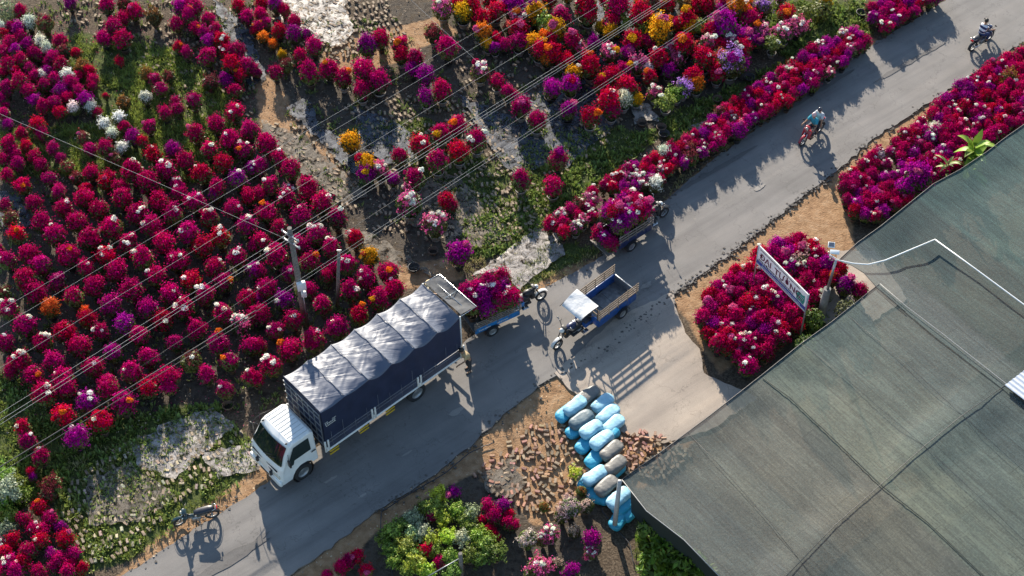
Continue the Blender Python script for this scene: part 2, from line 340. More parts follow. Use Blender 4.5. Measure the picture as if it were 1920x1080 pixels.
# broken asphalt crumbs along the road edge, loose litter
def chunks(name,pts,lo,hi,material,kind='stuff',flat=.5,z=0.):
    vs=[];fs=[]
    for (x,y) in pts:
        s=random.uniform(lo,hi); rz=random.uniform(0,6.3); o=len(vs); n=5
        for zz,k in ((-.01,1.),(s*flat,.75)):
            for j in range(n):
                a=rz+2*math.pi*j/n+random.uniform(-.3,.3); vs.append((x+math.cos(a)*s*k*random.uniform(.6,1.1),y+math.sin(a)*s*k*random.uniform(.5,1.),z+zz))
        fs+=[[o+5+j for j in range(5)]]+[[o+j,o+(j+1)%5,o+5+(j+1)%5,o+5+j] for j in range(5)]
    b=MB(); b.add(vs,fs); return tag(b.build(name,material),kind=kind)
pts=[]
for line,dens in ((ROAD_R[1:17],26),(ROAD_L[1:15],7)):
    wl=wp(line)
    for a,b_ in zip(wl[:-1],wl[1:]):
        a=Vector(a[:2]);b_=Vector(b_[:2]); nn=Vector((-(b_-a).y,(b_-a).x)).normalized()
        for k in range(int((b_-a).length*dens*(.3+1.2*random.random()))):
            p=a.lerp(b_,random.random())+nn*random.gauss(0,.13); pts.append((p.x,p.y))
chunks('road_edge_rubble',pts,.02,.085,mat('crumbled asphalt',(.10,.088,.078),.9,noise=.4,nscale=20),z=.0)

# --- shade nets
d_w=(P(1650,910,3)-P(1430,710,3)); SA=math.atan2(d_w.y,d_w.x)
def netmat():
    m=bpy.data.materials.new('shade net'); m.use_nodes=True; global N,L,t,tc; t=m.node_tree; N=t.nodes; L=t.links; b=N['Principled BSDF']; tc=N.new('ShaderNodeTexCoord')
    b.inputs['Roughness'].default_value=.6; b.inputs['Specular IOR Level'].default_value=.35
    mp=N.new('ShaderNodeMapping'); mp.vector_type='POINT'; mp.inputs['Rotation'].default_value=(0,0,-SA); L.new(tc.outputs['Object'],mp.inputs[0])
    sx=N.new('ShaderNodeSeparateXYZ'); L.new(mp.outputs[0],sx.inputs[0])
    def mapped(sc):
        q=N.new('ShaderNodeMapping'); q.inputs['Scale'].default_value=sc; L.new(mp.outputs[0],q.inputs[0]); return q.outputs[0]
    big=nz(.35,5,.6); st=nz(1,3,0,mapped((.25,3.5,1))); fine=nz(1,4,0,mapped((.9,11,1)),.75); spk=nz(26,5); cross=nz(1,3,0,mapped((30,1.5,1)))
    def perp(x,y): p=P(x,y,3); return -math.sin(SA)*p.x+math.cos(SA)*p.y
    bd=[perp(1270,860),perp(1345,815),perp(1450,905),perp(1540,810),perp(1620,745),perp(1700,690),perp(1780,640),perp(1760,560),perp(1800,430)]; bd=sorted(bd)
    lo,hi=bd[0]-3,bd[-1]+6
    mr=N.new('ShaderNodeMapRange'); mr.inputs[1].default_value=lo; mr.inputs[2].default_value=hi; wob=nz(2.5,4); ad=N.new('ShaderNodeMath'); ad.operation='MULTIPLY_ADD'; L.new(wob,ad.inputs[0]); ad.inputs[1].default_value=.10; L.new(sx.outputs[1],ad.inputs[2]); L.new(ad.outputs[0],mr.inputs[0])
    cols=[tuple(v*f for v,f in zip(c0,(.70,.84,.85))) for c0 in [(.060,.070,.074),(.085,.088,.084),(.070,.076,.076),(.108,.100,.090),(.120,.124,.106),(.100,.112,.104),(.085,.100,.100),(.075,.086,.092),(.040,.060,.062),(.060,.092,.090)]]
    rp=N.new('ShaderNodeValToRGB'); e=rp.color_ramp.elements; rp.color_ramp.interpolation='LINEAR'
    stops=[(0,cols[0])]
    for k_,y_ in enumerate(bd): q_=(y_-lo)/(hi-lo); stops+=[(q_-.004,cols[k_]),(q_+.004,cols[k_+1])]
    while len(e)<len(stops): e.new(.5)
    for k_,(p_,c_) in enumerate(stops): e[k_].position=max(0,p_); e[k_].color=(*c_,1)
    L.new(mr.outputs[0],rp.inputs[0])
    def mul(a,c):
        mu=N.new('ShaderNodeMix'); mu.data_type='RGBA'; mu.blend_type='MULTIPLY'; mu.inputs[0].default_value=1; L.new(a,mu.inputs[6]); L.new(c,mu.inputs[7]); return mu.outputs[2]
    c=mul(rp.outputs[0],ramp(st,[(.3,(.78,.8,.82)),(.7,(1.2,1.18,1.14))])); c=mul(c,ramp(fine,[(.3,(.68,.68,.68)),(.72,(1.42,1.42,1.40))])); c=mul(c,ramp(cross,[(.3,(.9,.9,.9)),(.7,(1.12,1.12,1.12))]))
    bk=N.new('ShaderNodeTexBrick'); bk.inputs['Color1'].default_value=(.92,.93,.93,1); bk.inputs['Color2'].default_value=(1.09,1.08,1.05,1); bk.inputs['Mortar'].default_value=(.70,.72,.72,1); bk.inputs['Scale'].default_value=1; bk.inputs['Mortar Size'].default_value=.018; bk.inputs['Brick Width'].default_value=5.5; bk.inputs['Row Height'].default_value=1.15; L.new(mp.outputs[0],bk.inputs['Vector']); c=mul(c,bk.outputs[0])
    gr=nz(13,4); c=mul(c,ramp(gr,[(.35,(.80,.82,.82)),(.65,(1.24,1.22,1.18))]))
    c=mul(c,ramp(big,[(.35,(.8,.86,.88)),(.5,(1,1,1)),(.68,(1.18,1.1,1.02))]))
    f=ramp(spk,[(.62,(0,0,0)),(.70,(.55,.55,.55))]); wc=N.new('ShaderNodeRGB'); wc.outputs[0].default_value=(.19,.16,.12,1); mf=N.new('ShaderNodeMath'); mf.operation='MULTIPLY'; L.new(f,mf.inputs[0]); L.new(ramp(nz(.5,4),[(.4,(0,0,0)),(.6,(1,1,1))]),mf.inputs[1]); c=mixc(mf.outputs[0],c,wc.outputs[0])
    L.new(c,b.inputs['Base Color']); bp=N.new('ShaderNodeBump'); bp.inputs['Strength'].default_value=.5; bp.inputs['Distance'].default_value=.03; L.new(fine,bp.inputs['Height']); L.new(bp.outputs[0],b.inputs['Normal'])
    tr=N.new('ShaderNodeBsdfTransparent'); mx=N.new('ShaderNodeMixShader'); mx.inputs[0].default_value=.26; L.new(b.outputs[0],mx.inputs[1]); L.new(tr.outputs[0],mx.inputs[2]); L.new(mx.outputs[0],N['Material Output'].inputs[0]); return m
M['net']=netmat()
ZN=3.
LOW=[(1166,899),(1240,847),(1330,780),(1425,706),(1500,646),(1560,603),(1648,533),(1700,578),(1760,627),(1830,682),(1885,724),(1960,786),(2120,915),(2120,1330),(1520,1330),(1350,1082),(1282,1012),(1212,958)]
UPP0=[(1572,489),(1608,455),(1650,425),(1700,385),(1750,345),(1800,318),(1850,285),(1885,258),(1925,230),(2140,80),(2140,925),(1968,786),(1890,722),(1835,679),(1765,624),(1705,575),(1652,530),(1625,508),(1600,496)]
UPP=UPP0[:11]+[(1955,795),(1884,732),(1830,690),(1758,635),(1698,585),(1645,540),(1620,512),(1598,498)]
seamsL=[[(1430,708),(1480,745),(1560,820),(1651,909),(1740,980),(1850,1085),(1960,1190)],[(1470,1085),(1565,985),(1651,909),(1735,835),(1800,782),(1885,722)],[(1166,899),(1240,990),(1350,1082)]]
seamW=[[P(x,y,ZN).xy for x,y in s_] for s_ in seamsL[:2]]
def segd(x,y,line):
    d=1e9; p=Vector((x,y))
    for a,b_ in zip(line[:-1],line[1:]):
        e=b_-a; t_=max(0,min(1,(p-a).dot(e)/e.length_squared)); d=min(d,(p-a-e*t_).length)
    return d
def netz(edge):
    ew=[Vector(P(x,y,ZN)[:2]) for x,y in edge]; ew.append(ew[0])
    def f(x,y):
        d=segd(x,y,ew); q=min(1,d/1.2); s=min(segd(x,y,s_) for s_ in seamW)
        u=math.cos(SA)*x+math.sin(SA)*y; v=-math.sin(SA)*x+math.cos(SA)*y
        return ZN+q*min(1,.1+s/1.2)*(-.11+.12*(float(vnoise(u*.25,v*1.1))-.5)+.035*(float(vnoise(u*.7,v*6))-.5))
    return f
lo_net=link('shade_net',sheet(wp(LOW,ZN),ZN,.3,zf=netz(LOW),name='net',mats=[M['net']]))
tag(lo_net,'large faded grey green shade net tied to the pale post beside the sacks','shade net')
up_net=link('shade_net',sheet(wp(UPP,ZN+.03),ZN+.03,.3,zf=lambda x,y,f=netz(UPP):f(x,y)+.03,name='net',mats=[M['net']]))
tag(up_net,'darker teal shade net farther back with the bent white pipe lying over it','shade net')
# hanging side curtain of the lower net
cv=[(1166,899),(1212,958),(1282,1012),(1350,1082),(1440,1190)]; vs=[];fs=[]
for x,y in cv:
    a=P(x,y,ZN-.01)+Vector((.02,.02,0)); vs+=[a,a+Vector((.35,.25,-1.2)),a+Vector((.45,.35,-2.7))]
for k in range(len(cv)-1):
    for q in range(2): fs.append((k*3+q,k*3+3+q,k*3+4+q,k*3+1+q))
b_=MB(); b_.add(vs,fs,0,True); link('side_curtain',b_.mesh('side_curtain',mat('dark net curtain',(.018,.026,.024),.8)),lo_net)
def seamtube(name,pts,r,m_,par,z=ZN+.02,n=6):
    b=MB(); b.tube([P(x,y,z) for x,y in pts],r,n); return b.build(name,m_,par)
seamtube('edge_cord',LOW[:7],.018,M['darkwire'],lo_net); seamtube('edge_cord',[LOW[0]]+LOW[:-4:-1],.014,M['wire'],lo_net)
seamtube('seam',seamsL[0],.016,mat('net seam',(.02,.028,.026),.7),lo_net,ZN+.03); seamtube('seam',seamsL[1],.012,M['darkwire'],lo_net,ZN+.035)
for s_ in ([(1290,812),(1345,868),(1440,975),(1530,1090)],[(1505,644),(1600,722),(1735,838),(1850,945),(1990,1080)],[(1590,592),(1700,682),(1800,775),(1960,920)]): seamtube('seam',s_,.008,M['darkwire'],lo_net,ZN-.02,4)
seamtube('edge_cord',UPP[:10],.018,M['darkwire'],up_net,ZN+.05); seamtube('edge_cord',UPP[-4:]+[UPP[0]],.012,M['darkwire'],up_net,ZN+.05)
for s_ in ([(1480,520),(1700,760),(1950,1020)],):pass
for k,(a,b__) in enumerate((((1700,420),(1960,640)),((1760,360),(2000,560)),((1640,470),(1800,600)))):
    pass
tag(seamtube('support_cable',[(1650,532),(1700,575),(1765,624),(1835,679),(1890,722),(1968,783),(2120,910)],.012,M['wire'],None,ZN+.09),'bright straight steel cable running along the joint between the two shade nets','cable')
# white bent pipe
b_=MB(); b_.tube([P(1556,478,3.6),P(1572,488,3.3),P(1600,494,3.2),P(1628,496,3.17),P(1660,488,3.17),P(1753,449,3.2)],.026,8); b_.tube([P(1753,449,3.2),P(1830,505,3.2),P(1925,575,3.2),P(2060,680,3.2)],.026,8)
tag(b_.build('water_pipe',M['pvc']),'white bent plastic water pipe lying across the dark upper shade net','pipe')
# corrugated sheet roof at the right edge
a0=P(1884,722,3.18); ex=(P(1960,664,3.18)-a0).normalized(); ey=(P(1960,780,3.18)-a0).normalized(); b_=MB(); vs=[];fs=[]; n=90
for k in range(n+1):
    u=k*.05; zz=.03*math.sin(k*1.6)
    for q in range(2): vs.append(a0+ex*u+ey*(q*6.)+Vector((0,0,zz)))
for k in range(n): fs.append((2*k,2*k+1,2*k+3,2*k+2))
b_.add(vs,fs,0,True); tag(link('corrugated_roof',b_.mesh('roof',mat('galvanised sheet',(.62,.65,.70),.35,.3,noise=.1),False)),'shiny corrugated metal roof sheet beside the net joint at right edge','roof sheet')

# ================================================================ PLASTIC FILM
def filmmat(name,c0,c1,rough=.35):
    m=bpy.data.materials.new(name); m.use_nodes=True; global N,L,t,tc; t=m.node_tree; N=t.nodes; L=t.links; b=N['Principled BSDF']; tc=N.new('ShaderNodeTexCoord')
    a=nz(2.2,7,.6); q=nz(22,6,.4); h=nz(6,8,1.4)
    c=ramp(a,[(.35,c0),(.62,c1)]); d=ramp(q,[(.52,(1,1,1)),(.64,(.28,.22,.15))]); mu=N.new('ShaderNodeMix'); mu.data_type='RGBA'; mu.blend_type='MULTIPLY'; mu.inputs[0].default_value=.8; L.new(c,mu.inputs[6]); L.new(d,mu.inputs[7])
    L.new(mu.outputs[2],b.inputs['Base Color']); b.inputs['Roughness'].default_value=rough+.15; b.inputs['Specular IOR Level'].default_value=.22; bp=N.new('ShaderNodeBump'); bp.inputs['Strength'].default_value=.6; bp.inputs['Distance'].default_value=.03; L.new(h,bp.inputs['Height']); L.new(bp.outputs[0],b.inputs['Normal'])
    hole=ramp(nz(2.4,8,.8,None,.7),[(.46,(0,0,0)),(.62,(1,1,1))]); tr=N.new('ShaderNodeBsdfTransparent'); mx=N.new('ShaderNodeMixShader'); L.new(hole,mx.inputs[0]); L.new(b.outputs[0],mx.inputs[1]); L.new(tr.outputs[0],mx.inputs[2]); L.new(mx.outputs[0],N['Material Output'].inputs[0]); return m
M['film_w']=filmmat('pale film',(.17,.155,.15),(.40,.36,.33)); M['film_b']=filmmat('silver film',(.030,.036,.050),(.105,.115,.14),.5); M['film_t']=filmmat('dusty film',(.09,.075,.06),(.20,.17,.135),.6)
FILMS=[([(505,-10),(640,-10),(665,60),(640,90),(590,75),(530,45)],'film_w','torn pale film at the top edge of the field'),
 ([(395,-10),(470,60),(500,150),(470,165),(430,90)],'film_b','narrow silver film strip along the path at upper left'),
 ([(535,205),(580,182),(600,240),(640,262),(690,300),(700,350),(640,310),(575,240)],'film_b','crumpled silver film below the group of tall bushes'),
 ([(490,225),(540,245),(650,330),(690,370),(640,380),(560,320),(495,270)],'film_t','dusty torn film strip beside the trench in mid field'),
 ([(660,200),(760,240),(800,300),(720,310),(680,280)],'film_b','silver film lying under the orange bush'),
 ([(885,520),(1010,425),(1050,440),(1060,480),(1000,520),(975,545),(930,510)],'film_w','white sunlit film between blue tricycle and roadside verge'),
 ([(245,835),(310,795),(400,765),(440,800),(380,850),(330,900),(260,880)],'film_w','pale blue film among the bricks beside the hose'),
 ([(160,900),(250,870),(330,930),(260,980),(170,985)],'film_t','dusty film strip among bricks near the parked motorbike'),
 ([(380,850),(480,830),(490,880),(410,900)],'film_w','white film scrap in front of the truck cab'),
 ([(900,885),(960,860),(985,910),(960,935),(915,925)],'film_t','grey film under the scattered red bricks'),
 ([(600,420),(700,440),(820,520),(740,500),(640,440)],'film_t','dusty film along the edge of the bush field'),
 ([(860,180),(960,220),(1050,300),(960,330),(900,250)],'film_b','silver film between the bush rows in mid garden'),
 ([(1180,200),(1215,195),(1235,230),(1190,235)],'film_w','small pale film scrap near the stacked pots'),
 ([(1290,240),(1330,225),(1350,262),(1340,285),(1300,262)],'film_w','crumpled white bag lying in the roadside hedge'),
 ([(0,360),(40,370),(60,420),(20,440),(-20,400)],'film_b','silver film at the left edge under bushes'),
 ([(980,180),(1120,140),(1160,230),(1050,330),(980,260)],'film_b','silver film below the power lines in the mixed garden'),
 ([(720,340),(860,330),(960,450),(860,470),(760,420)],'film_t','dusty film beside the pink bushes in mid field'),
 ([(1120,0),(1260,-10),(1300,120),(1180,160),(1100,100)],'film_b','silver film among the mixed coloured bushes at the top')]
for poly,mk,lab in FILMS:
    me=sheet(wp(poly),.0,.22,zf=lambda x,y:.022+.05*float(vnoise(x*3,y*3))+.03*float(vnoise(x*9,y*9)),rag=.06,name='film',mats=[M[mk]])
    tag(link('plastic_film',me),lab,'plastic sheet','plastic films lying in the fields')

def patch(name,px,py,rx,ry,ang,mt,z,kind='structure',seed=0):
    g=random.Random(seed); c=P(px,py,0); pl=[]
    for k in range(14):
        t_=2*math.pi*k/14; q=.75+.5*g.random(); u=rx*q*math.cos(t_); v=ry*q*math.sin(t_); a_=R(ang); pl.append((c.x+u*math.cos(a_)-v*math.sin(a_),c.y+u*math.sin(a_)+v*math.cos(a_)))
    return tag(link(name,sheet(pl,z,.5,zf=lambda x,y:z+.01*float(vnoise(x*.5,y*.5)),rag=.03,name=name,mats=[mt],smooth=False)),kind=kind)
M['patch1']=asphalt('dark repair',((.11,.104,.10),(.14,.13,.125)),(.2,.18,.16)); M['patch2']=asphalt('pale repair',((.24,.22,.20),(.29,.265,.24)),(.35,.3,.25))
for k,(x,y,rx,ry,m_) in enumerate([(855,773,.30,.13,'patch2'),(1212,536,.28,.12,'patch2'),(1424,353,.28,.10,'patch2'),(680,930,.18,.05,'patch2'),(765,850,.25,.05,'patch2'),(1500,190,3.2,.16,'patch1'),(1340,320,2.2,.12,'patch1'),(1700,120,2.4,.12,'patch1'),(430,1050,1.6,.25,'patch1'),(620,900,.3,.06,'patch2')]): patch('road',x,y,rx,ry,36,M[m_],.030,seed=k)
# ================================================================ BUSHES
CLR={'m':((.43,.002,.078),'magenta'),'r':((.48,.003,.045),'crimson'),'p':((.34,.004,.22),'purple'),'w':((.82,.80,.70),'white'),'o':((.72,.20,.02),'orange'),
 'O':((.72,.13,.03),'scarlet'),'Y':((.66,.36,.015),'golden'),'k':((.60,.10,.26),'pink'),'l':((.46,.22,.58),'lavender'),'c':((.64,.12,.09),'coral'),'d':((.20,.035,.045),'faded'),'b':((.30,.13,.04),'brown'),
 'g':((.20,.29,.045),'green'),'G':((.40,.46,.05),'lime green'),'W':((.40,.46,.28),'pale green'),'s':((.55,.40,.34),'cream pink')}
def crown_mesh(name,R_,n,size,loose=0.,zs=1.08,lumps=26,seed=0,material=None,low=-.45):
    g=np.random.default_rng(seed); ld=g.normal(size=(lumps,3)); ld/=np.linalg.norm(ld,axis=1)[:,None]; ld[:,2]=np.abs(ld[:,2])*.9+.05*g.normal(size=lumps); ld/=np.linalg.norm(ld,axis=1)[:,None]; la=g.uniform(.03,.36+loose*.15,lumps)
    d=g.normal(size=(n*2,3)); d/=np.linalg.norm(d,axis=1)[:,None]; d=d[d[:,2]>low-.15*g.random(len(d))]; d=d[:n]
    dot=d@ld.T; bump=(np.exp(-(1-dot)*11)*la).sum(1); bump=np.minimum(bump,.42+loose*.2)
    if loose>0: keep=g.random(len(d))<np.clip(.25+bump*4.5,0,1)**(loose*2); d=d[keep]; bump=bump[keep]
    rr=R_*(.74+bump)*(1-(.22+.25*loose)*g.random(len(d))**1.5)
    C=d*rr[:,None]*np.array([1,1,zs]); Nn=d+g.normal(size=d.shape)*(.38+.3*loose); Nn/=np.linalg.norm(Nn,axis=1)[:,None]
    V_,F_=quads(C,Nn,size*g.uniform(.65,1.25,len(d)),1.15,.3); return npmesh(name,V_,F_,material or M['petal'])
def spray_mesh(name,R_,n,size,K=55,zs=1.12,seed=0,low=-.25,material=None,rag=.16,inner=.45,spread=.075):
    g=np.random.default_rng(seed)
    def dirs(k):
        d=g.normal(size=(k*4,3)); d/=np.linalg.norm(d,axis=1)[:,None]; return d[d[:,2]>low][:k]
    ld=g.normal(size=(6,3)); ld[:,2]=abs(ld[:,2]); ld/=np.linalg.norm(ld,axis=1)[:,None]
    def lob(d): return 1+.16*(np.exp(-(1-d@ld.T)*5).max(1)-.5)
    d0=dirs(int(n*inner)); r0=R_*g.uniform(.66,.86,len(d0))*lob(d0); C0=d0*r0[:,None]
    sd_=dirs(K); L_=R_*lob(sd_)*(.86+rag*g.normal(size=len(sd_)).clip(-1.2,1.9)); m_=n-len(d0); k=g.integers(0,len(sd_),m_)
    C1=sd_[k]*(L_[k]*(1-.30*g.random(m_)**2))[:,None]+g.normal(size=(m_,3))*R_*spread*2*np.array([1,1,.8]); C=np.concatenate([C0,C1]); d=C/(np.linalg.norm(C,axis=1)[:,None]+1e-6)
    C=C*np.array([1,1,zs]); Nn=d+g.normal(size=d.shape)*.55; Nn/=np.linalg.norm(Nn,axis=1)[:,None]
    V_,F_=quads(C,Nn,size*g.uniform(.6,1.3,len(C)),1.2,.3); return npmesh(name,V_,F_,material or M['petal'])
def leaves_mesh(name,R_,n,size,seed=0,lo=-1.,hi=.9,asp=1.5,shell=.9,material=None,h=.85):
    g=np.random.default_rng(seed); d=g.normal(size=(n,3)); d/=np.linalg.norm(d,axis=1)[:,None]; d[:,2]=np.clip(d[:,2],lo,hi)
    rr=R_*shell*g.uniform(.45,1.,n)**.6; C=d*rr[:,None]; C[:,2]=np.where(C[:,2]<0,C[:,2]*1.3,C[:,2]); k=C[:,2]<-R_*.6; C[k,:2]*=.6
    Nn=d+g.normal(size=d.shape)*.6+np.array([0,0,.4]); Nn/=np.linalg.norm(Nn,axis=1)[:,None]
    V_,F_=quads(C,Nn,size*g.uniform(.6,1.3,n),asp,.2); return npmesh(name,V_,F_,material or M['leaf'])
R0=.43; ZC=.86
CR=[spray_mesh('blossoms',R0*1.03,1500,.030,46+5*k,1.08+.10*(k%3),100+k,low=-.30) for k in range(10)]
CL=[spray_mesh('blossoms',R0*1.1,900,.033,34+4*k,.95+.1*(k%2),200+k,low=-.3,rag=.24,inner=.2,spread=.06) for k in range(5)]
TF=[crown_mesh('tuft',.13,110,.030,.5,.6,6,300+k,low=-.2) for k in range(4)]
BT=[crown_mesh('patch',.25,480,.030,.3,.8,10,330+k,low=-.3) for k in range(3)]
LV=[leaves_mesh('leaves',R0*1.10,900,.040,400+k,hi=.80) for k in range(4)]
LG=[spray_mesh('leaves',R0*1.2,1100,.042,50,.95,430+k,low=-.5,material=M['leaf'],rag=.26,inner=.25,spread=.06) for k in range(4)]
def pot_mesh(r,h,mt,empty=False):
    b=MB(); b.lathe([(r*.72,0),(r,h),(r*1.08,h),(r*1.08,h-.03),(r*1.0,h-.03)] if False else [(r*.70,.0),(r*.98,h-.04),(r*1.09,h-.04),(r*1.09,h),(r*.97,h),(r*.95,h-.06)],16,0)
    n=16; z=h-.05 if not empty else .06; rr=r*.95 if not empty else r*.72
    b.add([(rr*math.cos(2*math.pi*k/n),rr*math.sin(2*math.pi*k/n),z) for k in range(n)],[list(range(n))],1)
    if not empty:
        for k in range(4):
            a=k*1.7; b.tube([(.03*math.cos(a),.03*math.sin(a),h-.06),(.07*math.cos(a),.07*math.sin(a),h+.18),(.2*math.cos(a+.3),.2*math.sin(a+.3),h+.5)],[.022,.018,.008],5,2)
    return b.mesh('pot',[mt,M['soilpot'],M['stem']])
M['potpale']=mat('pale cement pot',(.30,.27,.24),.8,noise=.3)
PT=[pot_mesh(.20,.30,M['potblack']),pot_mesh(.19,.28,M['pot']),pot_mesh(.24,.30,M['potpale'])]
LM=[((150,150),'in the upper left clump'),((190,215),'beside the white bushes at upper left'),((230,60),'on the green strip near the top left corner'),((300,190),'in the weedy patch left of centre top'),((370,90),'in the long row at upper left'),((440,150),'at the lower end of the long upper left row'),
 ((530,60),'along the trench at the top edge'),((60,300),'by the left edge above the thin diagonal wire'),((220,320),'just above the thin diagonal wire'),((440,250),'at the top corner of the big bush field'),
 ((60,450),'at the left side of the big bush field'),((170,420),'in the upper left part of the big bush field'),((290,400),'in the upper middle of the big bush field'),((400,370),'in the upper right part of the big bush field'),
 ((60,560),'under the upper thin wires by the left edge'),((180,540),'in the middle left of the big bush field'),((300,520),'in the middle of the big bush field'),((430,500),'left of the tall utility pole'),((520,380),'near the dusty film strip above the utility pole'),
 ((60,700),'under the three bright wires at left'),((180,660),'below the three bright wires'),((300,640),'in the lower middle of the big bush field'),((420,620),'in the lower right of the big bush field'),((500,560),'at the foot of the tall utility pole'),
 ((620,430),'right of the utility pole top'),((650,520),'beside the short pole behind the truck'),((700,580),'close behind the truck tarpaulin'),((520,680),'just behind the truck cab'),((400,720),'near the road end of the bush field'),((250,720),'at the lower edge of the bush field'),((120,760),'at the lower left corner of the bush field'),((60,830),'by the overgrown left edge'),
 ((60,1000),'in the dense clump at the bottom left corner'),((110,950),'at the top of the bottom left clump'),((600,130),'in the row left of the trench'),((700,150),'in the tall group above the silver film'),((790,140),'in the middle of the top garden'),((860,90),'near the top wires in the garden'),((690,300),'beside the orange bush under the wires'),((780,320),'under the three bright wires in mid garden'),((860,270),'right of the wires in mid garden'),
 ((770,390),'by the dusty film in mid field'),((850,460),'behind the loaded blue tricycle'),((950,220),'in the middle of the garden'),((1020,330),'alone on the weedy bank'),((980,60),'beside the yellow bushes at the top'),((1080,170),'in the mixed garden under the lower wires'),((1160,60),'in the red part of the mixed garden'),((1230,60),'among the mixed coloured bushes at top'),((1300,130),'near the lavender bush in the mixed garden'),((1160,200),'at the lower end of the mixed garden'),((1380,60),'in the upper right of the mixed garden'),((1470,60),'near the olive tree at top'),
 ((1060,420),'in the roadside hedge left of the loaded tricycle'),((1120,380),'in the roadside hedge behind the loaded tricycle'),((1200,340),'in the roadside hedge above the loaded tricycle'),((1290,290),'in the hedge below the white bag'),((1370,230),'in the hedge above the white bag'),((1460,170),'in the middle of the upper roadside hedge'),((1560,100),'at the upper end of the roadside hedge'),((1680,30),'in the short hedge at the top edge'),
 ((1600,390),'at the lower end of the right hedge'),((1660,330),'in the right hedge near the bend of the net'),((1720,270),'in the right hedge above the leafy plant'),((1790,210),'in the right hedge beside the leafy plant'),((1860,170),'in the upper part of the right hedge'),((1900,130),'at the top of the right hedge'),
 ((1350,580),'at the road side of the sign bed'),((1440,520),'below the roadside sign'),((1500,480),'behind the roadside sign'),((1590,550),'between the net pole and the net edge'),((1400,640),'at the lower corner of the sign bed'),((1450,610),'in the middle of the sign bed'),
 ((780,960),'in the green bed below the road'),((880,980),'in the middle of the green bed'),((940,960),'at the right of the green bed'),((640,1060),'at the bottom edge left of the green bed'),((1060,960),'below the blue sacks'),((1020,1040),'at the bottom edge below the sacks'),((1110,1040),'near the foot of the pale post')]
def near(px,py): return min(LM,key=lambda q:(q[0][0]-px)**2+(q[0][1]-py)**2)[1]
NB=[0]
def child(name,me,par,loc=(0,0,0),sc=1.,col=None,rz=0.,rx=0.):
    o=bpy.data.objects.new(name,me); COL.objects.link(o); o.parent=par; o.location=loc; o.scale=(sc,)*3 if not isinstance(sc,tuple) else sc; o.rotation_euler=(rx,0,rz)
    if col: o.color=(*col,1)
    return o
def jc(c,a=.12):
    k=1+random.uniform(-a,a); return tuple(min(.85,v*k*(1+random.uniform(-a,a)*.5)) for v in c)
KN={'m':'magenta','r':'red','p':'purple','w':'white','k':'pink','Y':'yellow','o':'orange','O':'orange','g':'green','G':'green','W':'green','s':'cream','l':'lavender','c':'coral','d':'faded','b':'brown'}
ALLB=[]
def bush(px,py,rp,code,acc='',group='bushes in the fields',zc=None,base=None,kind='flowering_bush',catg='flowering bush'):
    if code=='r' and group.startswith('magenta') and random.random()<.5: code='m'
    sc_guess=46.; rm=rp/sc_guess; 
    p0=P(px,py,.8); rm=rp/ppm(p0); s=rm/R0; zc=ZC*s if zc is None else zc
    p=P(px,py,zc) if base is None else base; NB[0]+=1
    x,y=p.x,p.y; zb=0 if base is None else base.z
    words=CLR[code][1]
    leafy=code in 'gGW'; loose=code in 'kdblcs' or leafy
    at_=[CLR[a][1] for a in acc if a in CLR]
    size='small ' if rp<13.5 else ('large ' if rp>19.5 else '')
    lab=f"{size}{words} {'leafy ' if leafy else ''}bush"+(f" with {' and '.join(at_)} tufts" if at_ else '')+' '+near(px,py)
    o=thing(KN.get(code,'flowering')+'_bush' if kind!='potted_bougainvillea' else kind,(x,y,zb),random.uniform(0,6.28),lab,'green bush' if leafy else catg,group)
    ALLB.append((o,px,py)); k=NB[0]; acc=acc+('ww' if code=='k' else ''); hgt=1.05+.25*random.random() if not loose else 1.; 
    zc_=zc-(0 if base is None else 0)
    if base is not None: zc_=zc
    if leafy:
        child('leaves',LG[k%4],o,(0,0,zc_),s,jc(CLR[code][0],.3),random.uniform(0,6))
    else:
        child('blossoms',(CL if loose else CR)[k%(5 if loose else 10)],o,(0,0,zc_),(s*random.uniform(.9,1.08),s*random.uniform(.9,1.08),s*random.uniform(.95,1.25)),jc(CLR[code][0] if code!='m' else tuple(u+(v-u)*q_ for q_ in [random.random()**2*.4] for u,v in zip(CLR['m'][0],CLR['p'][0])),.2),random.uniform(0,6))
        child('leaves',LV[k%4],o,(0,0,zc_-.08*s),s*(1.12 if loose else 1.),jc((.10,.125,.028),.4),random.uniform(0,6))
    if zc_>.25: child('pot',PT[2 if (group.startswith('mixed') or code=='k') and k%4 else k%2],o,(0,0,0),min(s,zc_/ZC*1.0))
    for a in acc:
        if a not in CLR: continue
        big=not (a=='w'); n=random.choice((1,1,2,3)) if a=='w' else 1
        for q in range(n):
            th=random.uniform(0,6.28); el=random.uniform(.7,1.35); rr=R0*s*1.10
            # accents sit on the sky side of the crown
            child('blossom_tuft',(BT if big else TF)[k%3],o,(rr*math.cos(th)*math.cos(el),rr*math.sin(th)*math.cos(el),zc_+rr*math.sin(el)*.98),s*(random.uniform(.7,1.25) if not big else (.62 if 'left' in group or 'hedge' in group else .9)),jc(CLR[a][0]),random.uniform(0,6))
    return o
T={0:(0,0),1:(480,0),2:(960,0),3:(0,360),4:(480,360),5:(0,720),6:(480,720),7:(960,720)}
